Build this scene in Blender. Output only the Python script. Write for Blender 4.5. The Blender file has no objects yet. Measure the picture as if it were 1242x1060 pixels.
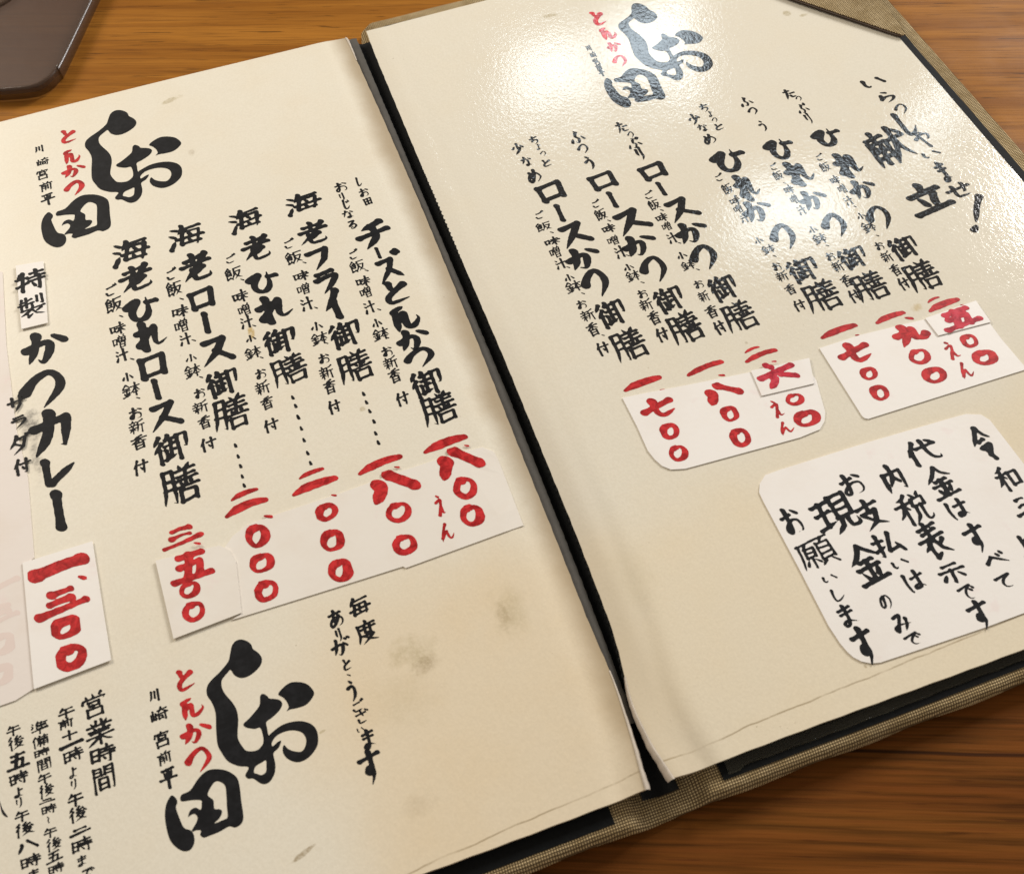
import bpy, bmesh, math, random
import numpy as np
from mathutils import Vector, Matrix
from mathutils.geometry import tessellate_polygon

random.seed(7)
rng = np.random.default_rng(11)
scene = bpy.context.scene
COL = scene.collection

# ------------------------------------------------------------------ camera
# Menu space: u to the right along the text lines, v up the page, z above the table, all in millimetres.
CAM_R = [[0.943284, 0.297551, -0.147234], [-0.330023, 0.792297, -0.513176], [-0.036043, 0.532661, 0.845561]]
CAM_XY = (-45.408, -51.020)
CAM_H = 255.1
F_PX = 1276.63

Z_PAGE = 9.0
MM = 0.001
cd = bpy.data.cameras.new('camera')
cam = bpy.data.objects.new('camera', cd)
COL.objects.link(cam)
rot = Matrix(CAM_R)
cam.matrix_world = Matrix.Translation(Vector((CAM_XY[0], CAM_XY[1], CAM_H + Z_PAGE)) * MM) @ rot.to_4x4()
cd.sensor_fit = 'HORIZONTAL'
cd.sensor_width = 36.0
cd.lens = F_PX / 1242.0 * 36.0
cd.clip_start = 0.01
cd.clip_end = 50
cd.dof.use_dof = True
cd.dof.focus_distance = 0.345
cd.dof.aperture_fstop = 30
scene.camera = cam
CAM_P = Vector((CAM_XY[0], CAM_XY[1], CAM_H + Z_PAGE))

# ------------------------------------------------------------------ light
world = bpy.data.worlds.new('World')
scene.world = world
world.use_nodes = True
bg = world.node_tree.nodes['Background']
bg.inputs['Color'].default_value = (1.0, 0.90, 0.78, 1)
bg.inputs['Strength'].default_value = 0.33


def aim(loc, target, roll_axis=None):
    d = (Vector(target) - Vector(loc)).normalized()
    z = -d
    x = Vector(roll_axis) if roll_axis else Vector((1, 0, 0))
    x = (x - x.dot(z) * z).normalized()
    y = z.cross(x)
    return Matrix((x, y, z)).transposed().to_4x4()


def area_lamp(name, loc_mm, target_mm, w_mm, h_mm, radiance, color, roll=None, spread=180):
    """rectangular lamp of a given radiance (its power follows from its size)"""
    ld = bpy.data.lights.new(name, 'AREA')
    ld.shape = 'RECTANGLE'
    ld.size = w_mm * MM
    ld.size_y = h_mm * MM
    ld.energy = radiance * ld.size * ld.size_y * math.pi ** 1
    ld.color = color
    ld.spread = math.radians(spread)
    o = bpy.data.objects.new(name, ld)
    o.matrix_world = Matrix.Translation(Vector(loc_mm) * MM) @ aim(loc_mm, target_mm, roll)
    COL.objects.link(o)
    return o


def mirror_lamp(name, u, v, dist, hu, hv, radiance, color, roll=None):
    """a window pane whose mirror image lies on the page around (u, v), half extents hu, hv"""
    p = Vector((u, v, Z_PAGE))
    d = (p - CAM_P)
    L = d.length
    r = Vector((d.x, d.y, -d.z)).normalized()
    c = p + r * dist
    k = (L + dist) / L
    cosi = r.z
    return area_lamp(name, c, p, 2 * hu * k, 2 * hv * k * cosi, radiance, color, roll)


COOL = (0.78, 0.91, 1.0)
WARM = (1.0, 0.80, 0.58)
#  panes of the window behind the far right edge, seen mirrored in the film over the right page
mirror_lamp('window_light_a', 62, 241, 1500, 17, 23, 7, COOL, (1, -0.15, 0))
mirror_lamp('window_light_b', 106, 246, 1500, 17, 24, 9.0, COOL, (1, -0.15, 0))
mirror_lamp('window_light_c', 113, 150, 1500, 20, 17, 9.0, COOL, (1, -0.2, 0))
mirror_lamp('window_light_d', 182, 175, 1500, 4.5, 20, 9, COOL, (1, -0.2, 0))
#  room light: daylight from the upper right, an added warm fill for the table's far side, both outside the mirror angle of the pages
area_lamp('daylight', (1480, 980, 850), (60, 180, 0), 620, 520, 29.0, (1.0, 0.985, 0.97))
area_lamp('fill_lamp', (-520, 920, 620), (20, 200, 0), 380, 300, 17.5, (1.0, 0.91, 0.78))

scene.view_settings.view_transform = 'Standard'
scene.view_settings.look = 'None'
scene.view_settings.exposure = 0.0
scene.view_settings.gamma = 1.0
scene.view_settings.use_curve_mapping = False
scene.cycles.max_bounces = 6
scene.cycles.use_denoising = True

# ------------------------------------------------------------------ data
# lettering: host | hand | character u,v,width,height ... ; outlines of cards and of the emblem in menu millimetres
COLS = """
L|big|特-127.0,214.5,9.7,8.9 製-127.4,202.9,8.5,9.2
L|big|か-125.5,185.5,12.8,13.1 つ-127.5,169.6,11.8,14.6 カ-126.9,153.2,11.7,15.3 レ-126.5,139.0,10.4,9.7 ー-127.7,125.5,3.5,12.3
L|small|サ-135.6,166.5,5.2,5.9 ラ-135.5,159.8,4.5,4.4 ダ-136.0,151.8,6.2,6.5 付-136.0,143.7,4.8,5.6
card|redbig|一-129.4,107.1,14.1,5.7 、-123.7,101.9,2.6,2.5 三-129.7,96.6,13.5,7.9 〇-129.6,88.8,7.1,5.8 〇-129.1,80.2,7.4,6.5
L|big|海-94.5,215.6,12.6,10.9 老-94.5,203.4,11.0,10.7 ひ-94.8,190.0,10.1,10.8 れ-93.6,178.6,9.6,10.9 ロ-94.9,166.5,8.4,9.8 ー-95.3,157.4,2.2,7.3 ス-94.6,147.4,9.1,10.2 御-94.4,135.2,10.4,10.3 膳-94.1,122.0,10.6,13.2
L|tiny|ご-103.1,201.2,4.0,5.3 飯-102.9,194.9,5.6,6.5 、-101.4,189.5,1.6,1.9 味-103.1,184.8,4.9,4.9 噌-103.1,179.6,4.5,5.4 汁-103.3,174.0,3.8,5.3 、-100.6,171.4,1.6,1.8 小-102.9,164.9,3.8,3.9 鉢-102.6,159.8,5.7,5.3 、-101.0,156.3,1.5,1.7 お-102.6,150.8,4.0,4.5 新-102.9,146.0,4.7,4.9 香-103.0,140.4,5.0,4.7 付-103.8,131.7,4.3,5.1
L|big|海-76.2,215.5,12.0,10.7 老-75.3,200.8,10.3,11.9 ロ-76.1,187.2,8.1,8.8 ー-76.5,177.2,2.2,8.0 ス-75.6,165.6,9.4,11.1 御-76.1,152.7,10.3,9.7 膳-75.8,141.1,10.5,12.5
L|tiny|ご-83.6,200.9,3.6,5.5 飯-83.6,194.5,5.3,6.6 、-82.1,189.5,1.6,1.9 味-83.4,184.6,5.3,5.0 噌-83.9,178.9,4.5,5.5 汁-83.8,173.2,3.5,5.0 、-81.4,171.8,1.6,1.8 小-83.4,165.1,3.9,3.5 鉢-83.8,160.2,5.1,5.0 、-81.8,157.1,1.5,1.7 お-83.3,151.2,3.4,3.8 新-83.9,146.2,4.7,4.4 香-83.7,140.5,4.0,4.4 付-84.1,132.5,4.7,4.7
L|dash|:-76.7,129.3,1.1,2.4 :-76.7,125.4,1.1,2.3 :-76.7,121.9,1.1,2.3 :-76.9,118.4,1.1,2.3 :-77.0,115.2,1.1,2.3
L|red|三-96.4,105.2,12.0,6.3
small|red|、-92.7,101.3,2.2,2.2 五-95.4,95.1,11.3,9.2 〇-97.1,88.4,5.3,4.7 〇-97.0,81.8,6.0,5.7
L|big|海-56.2,215.4,11.4,10.0 老-55.1,201.8,9.4,10.4 ひ-56.2,186.8,9.5,9.8 れ-54.9,175.1,10.7,10.7 御-56.5,161.8,10.5,9.8 膳-56.1,150.1,10.5,11.1
L|tiny|ご-64.2,200.2,3.7,4.1 飯-64.5,193.8,5.8,5.7 、-62.3,190.3,1.5,1.8 味-64.3,183.8,5.0,5.1 噌-64.1,178.0,4.2,5.1 汁-64.5,172.9,3.8,5.1 、-62.6,170.6,1.4,1.7 小-64.6,165.8,3.6,3.2 鉢-65.1,160.3,5.2,4.7 、-63.0,157.7,1.4,1.6 お-64.5,151.6,3.4,3.9 新-65.1,146.4,4.3,5.0 香-64.9,140.6,4.0,4.5 付-65.5,132.3,4.4,4.5
L|dash|:-57.3,139.8,1.1,2.5 :-57.2,136.5,1.1,2.4 :-57.3,132.2,1.1,2.4 :-57.4,132.5,1.1,2.5 :-57.4,128.2,1.1,2.4 :-57.6,124.0,1.1,2.4 :-57.6,119.3,1.1,2.4 :-57.6,115.7,1.1,2.3
L|redbar|一-77.6,112.2,7.5,4.4 一-77.9,107.8,11.9,6.9
left|red|、-72.7,102.9,2.9,2.2 〇-76.8,98.0,5.8,7.4 〇-77.4,89.5,6.6,5.7 〇-77.7,81.2,6.1,6.2
L|big|海-36.4,216.0,12.0,9.1 老-36.2,201.5,9.8,10.0 フ-37.2,190.0,7.5,9.4 ラ-37.1,179.9,8.0,10.0 イ-37.3,169.7,6.7,11.2 御-36.8,157.0,10.1,9.9 膳-37.1,144.2,10.1,11.6
L|tiny|ご-44.9,199.7,3.7,4.7 飯-44.6,193.3,5.8,5.8 、-41.9,190.1,1.5,1.8 味-44.2,185.0,5.1,4.3 噌-44.6,179.5,4.3,4.8 汁-45.1,173.2,3.8,5.7 、-42.8,170.6,1.4,1.7 小-44.4,163.0,4.2,4.1 鉢-44.7,158.2,5.2,4.8 、-43.1,155.9,1.4,1.6 お-45.2,150.2,3.5,4.0 新-45.7,144.9,4.4,5.1 香-46.0,139.6,4.0,5.0 付-46.5,132.0,3.9,4.9
L|dash|:-37.2,133.4,1.1,2.5 :-37.2,130.2,1.1,2.4 :-37.1,126.9,1.1,2.4 :-36.9,122.9,1.1,2.4 :-37.5,118.8,1.1,2.4 :-37.6,115.5,1.1,2.4
L|redbar|一-58.3,112.2,7.2,3.0 一-58.5,107.8,12.8,4.9
left|red|、-53.9,103.0,1.9,1.4 〇-57.0,98.5,5.9,5.4 〇-57.8,89.5,6.1,6.8 〇-58.0,80.2,5.9,6.6
L|redbar|一-39.4,108.0,12.7,4.8
left|red|、-34.9,105.5,1.9,1.4 八-37.9,99.9,12.8,8.0 〇-38.4,91.5,7.2,6.3 〇-39.5,81.6,6.5,6.0
L|big|チ-17.6,193.8,11.2,10.8 ー-18.4,185.5,2.2,4.7 ズ-16.8,178.7,8.9,13.0 と-17.4,167.6,9.4,9.6 ン-17.5,156.7,8.4,10.3 か-17.8,147.5,9.5,8.5 つ-17.8,140.2,8.5,7.6 御-18.5,130.4,10.1,9.6 膳-17.9,120.5,10.1,11.3
L|tiny|ご-26.2,187.7,3.3,4.6 飯-26.2,182.4,5.0,5.3 、-23.9,179.7,1.4,1.8 味-26.1,175.6,4.7,4.3 噌-26.4,171.1,3.9,4.8 汁-26.9,164.8,3.5,5.2 、-24.4,162.7,1.4,1.7 小-26.5,157.5,3.5,4.2 鉢-26.5,153.0,5.2,4.8 、-25.0,151.1,1.4,1.6 お-26.5,145.8,3.4,4.0 新-26.6,141.4,4.4,4.7 香-26.7,136.4,4.0,5.1 付-26.9,127.5,3.9,4.9
L|tinyb|し-16.0,219.0,2.2,4.6 お-15.8,213.3,3.3,4.3 田-15.5,209.0,3.2,3.6
L|tinyb|お-22.5,218.6,4.4,4.8 り-23.1,214.0,2.2,3.9 じ-22.6,210.1,2.9,4.9 な-23.2,205.5,3.9,4.1 る-23.1,200.5,3.3,4.1
L|redbar|一-19.7,108.0,12.9,4.7
left|red|、-14.2,105.3,1.8,1.3 八-18.4,100.7,12.0,8.4 〇-18.8,92.4,6.1,7.0 〇-19.7,83.6,6.0,6.8
left|redthin|え-27.0,89.6,2.9,7.3 ん-27.6,81.2,4.1,5.5
L|small|毎-55.7,68.5,5.9,5.6 度-55.7,61.1,5.7,6.1
L|small|あ-62.4,67.4,4.3,5.0 り-62.7,62.7,1.9,3.9 が-63.1,59.4,4.9,4.8 と-62.8,54.3,2.5,3.2 、-63.1,51.5,1.3,1.2 う-63.4,47.4,2.8,6.2 ご-63.0,42.9,3.3,3.3 ざ-62.7,39.9,3.5,3.6 い-63.8,36.9,2.0,1.5 ま-62.5,34.0,3.9,5.1 す-63.7,27.3,5.5,8.2
L|small|営-125.3,65.7,6.7,6.3 業-124.8,58.4,7.2,6.4 時-124.9,52.6,6.2,4.7 間-125.4,46.6,5.5,6.3
L|tinyb|午-132.2,66.1,4.1,2.8 前-132.6,63.4,3.9,2.7 十-132.0,60.1,4.2,2.5 一-131.8,57.6,5.9,1.7 時-131.8,54.8,4.9,3.5 よ-132.3,50.5,2.6,2.7 り-132.4,47.6,1.9,2.6 午-132.5,43.9,3.9,3.0 後-132.3,40.4,4.4,3.5 二-132.4,36.3,5.1,2.1 時-132.4,32.9,4.9,3.4 ま-132.7,29.3,2.7,2.4 で-131.7,26.4,3.1,2.0
L|tinyb|準-138.9,64.6,4.5,3.2 備-139.1,61.1,4.2,2.8 時-139.1,58.1,3.8,2.2 間-138.8,55.0,3.6,3.0 午-139.1,51.5,3.4,2.4 後-138.9,48.5,3.6,3.2 二-139.0,46.0,3.8,1.2 時-138.9,43.8,3.6,2.3 〜-139.2,41.2,1.0,2.1 午-139.1,38.3,3.2,2.1 後-138.5,35.4,3.7,2.8 五-138.8,32.5,3.9,2.5 時-138.7,29.7,3.8,2.3
L|tinyb|午-145.2,66.1,3.5,2.5 後-144.8,62.8,4.2,3.3 五-144.8,58.0,5.5,4.4 時-145.1,53.7,4.7,3.3 よ-145.3,50.2,2.7,2.3 り-145.4,47.7,2.1,2.4 午-145.1,44.4,3.5,2.5 後-144.8,41.2,4.6,3.1 八-144.5,37.0,4.8,2.7 時-144.2,33.3,4.7,3.0 ま-143.7,30.1,3.1,2.3
L|redem|と-102.5,64.6,5.3,5.8 ン-102.1,56.7,5.5,5.5 か-102.4,50.0,7.0,5.2 つ-102.8,43.3,5.8,6.3
L|tiny|川-110.5,62.9,3.0,3.3 崎-110.3,57.8,4.6,4.0 宮-110.5,51.4,4.6,4.2 前-110.7,46.6,3.5,3.3 平-110.5,41.5,4.5,5.5
L|redem|と-107.6,279.3,6.1,7.4 ン-107.6,268.6,5.7,7.2 か-108.0,260.9,7.5,6.2 つ-108.6,252.3,6.1,7.3
L|tiny|川-118.2,276.5,3.6,3.7 崎-117.8,269.6,4.5,4.3 宮-118.4,263.3,4.8,5.1 前-117.9,257.0,4.5,4.6 平-117.9,250.5,5.2,6.0
R|redem|と91.8,269.6,5.5,8.8 ン92.0,260.0,5.4,7.5 か91.0,251.8,4.9,6.1 つ90.1,243.8,4.7,6.8
R|tiny|川82.0,254.5,2.2,3.5 崎82.1,250.6,2.5,3.7 宮81.8,246.5,2.6,4.2 前81.5,243.4,2.3,3.4 平81.4,240.3,2.5,4.4
R|small|ち46.5,216.4,3.2,4.0 ょ46.9,212.6,2.2,2.8 っ47.2,209.1,2.0,2.6 と46.8,204.4,3.7,3.5
R|small|少39.9,214.4,4.6,5.5 な40.6,207.5,3.7,5.0 め40.6,200.0,4.7,6.4
R|big|ロ43.4,191.2,9.3,9.0 ー42.7,181.0,2.5,7.5 ス43.5,170.6,9.5,10.4 か42.6,159.6,10.6,9.4 つ42.6,148.7,7.5,11.8 御42.6,135.5,9.7,10.1 膳42.9,122.7,9.9,11.8
R|tiny|ご36.0,182.4,3.4,3.8 飯35.6,177.1,5.3,4.0 、37.2,173.8,1.3,1.7 味35.9,170.0,5.3,3.6 噌35.3,165.4,3.9,5.0 汁35.1,160.1,3.5,4.5 、36.8,157.8,1.3,1.6 小35.5,153.4,3.6,3.4 鉢35.5,149.6,5.3,4.6 、37.3,146.1,1.3,1.6 お35.2,141.9,3.2,3.5 新35.5,137.3,4.5,4.5 香35.0,131.8,4.0,4.9 、37.0,128.6,1.1,1.3 付35.1,123.9,4.0,4.8
R|small|ふ60.8,212.4,5.1,6.7 つ60.8,206.2,3.6,5.0 う60.3,199.1,3.4,7.3
R|big|ロ61.5,189.4,9.5,8.0 ー61.1,180.0,2.6,7.1 ス62.7,169.1,10.7,10.4 か61.4,158.2,10.6,9.5 つ61.9,147.4,7.5,11.5 御61.2,134.2,9.5,9.4 膳61.4,122.6,9.9,12.1
R|tiny|ご55.2,180.3,3.1,3.9 飯55.0,175.2,4.1,5.3 、56.5,171.8,1.3,1.7 味55.0,168.6,4.6,3.8 噌54.5,163.3,4.0,4.2 汁54.7,157.9,3.4,5.4 、56.3,155.6,1.3,1.6 小54.6,150.7,3.7,3.5 鉢54.5,147.0,4.6,4.3 、56.3,143.6,1.3,1.6 お54.4,139.1,3.2,3.4 新53.8,134.8,4.1,4.6 香54.2,129.3,4.0,5.0 付53.9,122.4,3.9,5.3
R|small|た77.4,211.0,4.4,5.7 っ78.7,206.5,2.1,3.4 ぷ78.1,202.2,4.9,5.4 り78.1,196.6,2.9,6.8
R|big|ロ78.8,187.2,9.2,7.6 ー78.1,178.6,2.5,6.1 ス80.0,168.0,9.6,10.2 か79.2,157.2,10.0,9.3 つ78.6,146.2,7.7,10.7 御78.8,132.5,9.1,9.6 膳78.6,120.8,9.7,11.4
R|tiny|ご73.0,177.5,3.4,3.9 飯72.9,172.8,4.0,4.8 、74.3,169.7,1.3,1.7 味72.9,166.7,4.1,3.7 噌73.0,162.6,3.3,3.9 汁72.5,157.3,3.1,4.7 、73.8,154.4,1.1,1.5 小72.2,149.1,3.7,3.5 鉢72.5,144.8,4.7,3.8 、74.6,142.2,1.3,1.6 お72.3,136.4,3.2,3.4 新71.8,131.5,3.4,4.3 香71.5,125.3,4.1,4.6 付71.3,118.8,3.6,5.0
R|redbar|一41.2,107.8,11.8,3.4
R|red|、45.7,103.7,2.1,0.9
ra|red|七42.1,98.2,10.5,6.6 〇41.8,89.7,5.0,5.3 〇41.0,82.1,5.3,5.3
R|redbar|一60.5,106.5,11.9,3.6
R|red|、64.1,102.5,2.4,1.1
ra|red|八61.3,96.5,10.2,5.8 〇60.3,89.1,4.8,5.2 〇59.7,80.8,5.5,6.2
R|redbar|一76.5,107.8,4.9,2.6 一77.9,104.8,10.5,3.7
ras|redwet|、80.4,101.2,1.9,0.9 六79.1,96.6,11.1,8.2
ra|red|〇79.9,87.1,5.5,4.0 〇80.0,79.9,7.6,5.0
ra|redthin|え73.6,86.0,3.4,6.5 ん73.2,79.2,4.9,4.2
R|small|ち107.9,209.5,3.3,4.2 ょ108.6,205.7,2.2,2.9 っ108.7,202.4,1.9,2.5 と108.6,198.7,3.8,3.2
R|small|少102.3,205.2,4.5,5.7 な103.2,200.2,3.7,4.0 め102.9,194.3,4.4,5.0
R|big|ひ104.8,182.4,11.0,11.4 れ104.8,169.3,6.8,11.5 か102.9,157.8,9.2,9.6 つ105.8,144.8,7.1,11.1 御105.0,130.1,10.1,9.2 膳105.6,118.8,10.9,11.6
R|tiny|ご98.0,176.2,3.1,3.8 飯98.3,170.4,3.7,5.0 、99.3,166.7,1.1,1.6 味98.3,164.7,3.6,3.6 噌97.7,161.1,3.0,3.8 汁97.8,156.5,2.8,3.8 小97.7,146.0,3.4,3.2 鉢98.9,141.6,4.5,3.6 、99.5,138.5,1.1,1.5 お98.1,134.2,2.9,3.6 新97.9,130.1,3.9,4.0 香97.9,124.5,3.6,3.9 付97.6,117.8,3.8,4.2
R|small|ふ122.8,207.1,4.6,5.3 つ123.0,201.7,3.2,4.1 う122.7,193.6,2.8,6.1
R|big|ひ123.1,181.1,9.1,11.3 れ123.9,168.7,8.5,11.2 か122.2,155.6,8.3,8.9 つ123.4,143.5,7.0,10.8 御121.9,128.9,9.5,8.5 膳121.2,116.9,10.3,11.3
R|tiny|ご117.1,174.1,2.9,3.5 飯116.6,169.9,3.5,4.2 、117.0,166.0,1.0,1.4 味117.0,162.9,3.4,3.9 噌116.6,158.3,2.8,4.2 汁116.6,153.1,2.8,4.1 小115.9,143.9,3.4,3.3 鉢116.1,139.8,4.7,4.3 、117.0,136.5,1.1,1.5 お115.6,131.8,2.9,3.6 新115.8,127.4,3.5,4.5 香115.5,121.4,3.5,4.4 付115.0,115.1,3.7,4.8
R|small|た139.1,205.1,4.5,5.4 っ140.9,201.7,2.0,2.8 ぷ139.6,196.5,4.1,5.2 り139.2,191.0,2.5,6.0
R|big|ひ140.6,180.4,9.1,9.4 れ141.0,166.3,8.7,11.1 か139.7,154.0,8.4,8.7 つ138.3,141.3,7.4,10.5 御139.1,127.0,9.8,9.1 膳138.3,114.9,10.1,12.0
R|tiny|ご133.5,172.6,2.9,3.5 飯133.0,167.8,3.7,4.5 味133.1,161.3,3.2,4.0 噌133.5,156.9,3.0,4.2 汁132.8,151.4,2.8,4.1 、133.4,148.3,1.0,1.4 小133.2,143.7,3.4,3.3 鉢133.1,138.7,4.7,4.6 、133.8,134.5,1.1,1.5 お132.1,130.2,2.9,3.6 新132.0,125.4,3.5,4.5 香131.8,119.8,3.5,4.4 付131.4,113.9,3.4,4.8
R|redbar|一103.7,104.6,11.8,3.9
R|red|、108.2,101.4,1.7,0.8
rb|red|七104.3,95.7,10.4,7.2 〇104.2,87.5,4.8,4.5 〇103.7,80.4,5.0,5.3
R|redbar|一120.6,103.7,10.1,4.1
R|red|、125.8,101.5,3.1,2.2
rb|red|九122.6,95.8,10.5,7.7 〇121.0,87.7,6.7,5.4 〇121.4,80.2,6.9,5.2
R|redbar|一136.3,105.1,4.4,2.5 一138.0,102.1,10.9,3.8
R|red|、143.3,100.2,1.6,1.1
rbs|redwet|五139.3,95.8,12.6,6.8
rb|red|〇137.6,87.4,4.9,4.9 〇138.3,80.5,7.1,5.0
rb|redthin|え130.8,86.4,4.3,7.0 ん130.9,78.6,4.2,5.8
R|greet|い169.5,199.4,10.3,5.7 ら169.7,191.1,7.8,5.9 っ171.2,183.9,4.4,5.4
R|greet|し169.0,176.6,7.2,12.3 ゃ170.5,168.0,5.9,8.5 い169.2,160.5,7.8,3.4 ま168.6,151.7,4.4,10.0 せ168.8,142.6,9.2,6.4
R|greet|!168.1,131.6,12.4,12.9
R|big|献157.4,168.7,15.1,17.9 立157.1,143.0,15.1,12.7
note|note|令121.9,55.2,6.2,11.4 和122.0,43.2,6.8,7.7 三120.8,34.4,5.4,6.1 よ114.5,23.4,3.9,7.4
note|note|代104.6,58.7,9.5,7.6 金104.4,48.3,8.0,10.0 は104.2,39.7,6.1,6.0 す104.0,30.3,5.8,8.6 べ105.5,23.0,6.3,5.9 て104.0,17.1,5.3,4.5
note|note|内92.8,54.1,7.7,8.4 税93.1,43.8,9.7,9.5 表93.0,33.7,7.9,11.0 示92.7,23.7,7.7,6.0 で93.4,17.6,4.7,4.9 す93.2,11.3,5.7,8.0
note|note|お81.2,56.2,7.0,7.3 支81.4,46.4,7.5,8.8 払81.1,36.8,8.1,6.9 い81.5,30.8,5.4,2.8 は82.4,25.2,5.7,5.9
note|note|の72.4,22.7,3.5,4.7 み73.4,16.3,5.3,5.2 で73.8,11.2,4.7,3.7
note|notebig|現72.4,49.7,11.5,11.9 金73.4,33.5,9.1,11.9
note|note|お60.6,51.6,5.5,8.6 願62.4,40.9,9.9,8.9 い62.2,33.3,4.7,2.3 し61.8,28.5,4.4,3.6 ま61.4,22.6,5.2,6.1 す61.6,13.8,5.6,10.3
strip|ghost|一-143.7,107.3,6.9,3.7 三-145.2,98.8,8.3,6.0 〇-145.9,90.3,5.9,5.7 〇-147.0,81.8,5.8,5.5
"""
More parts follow.
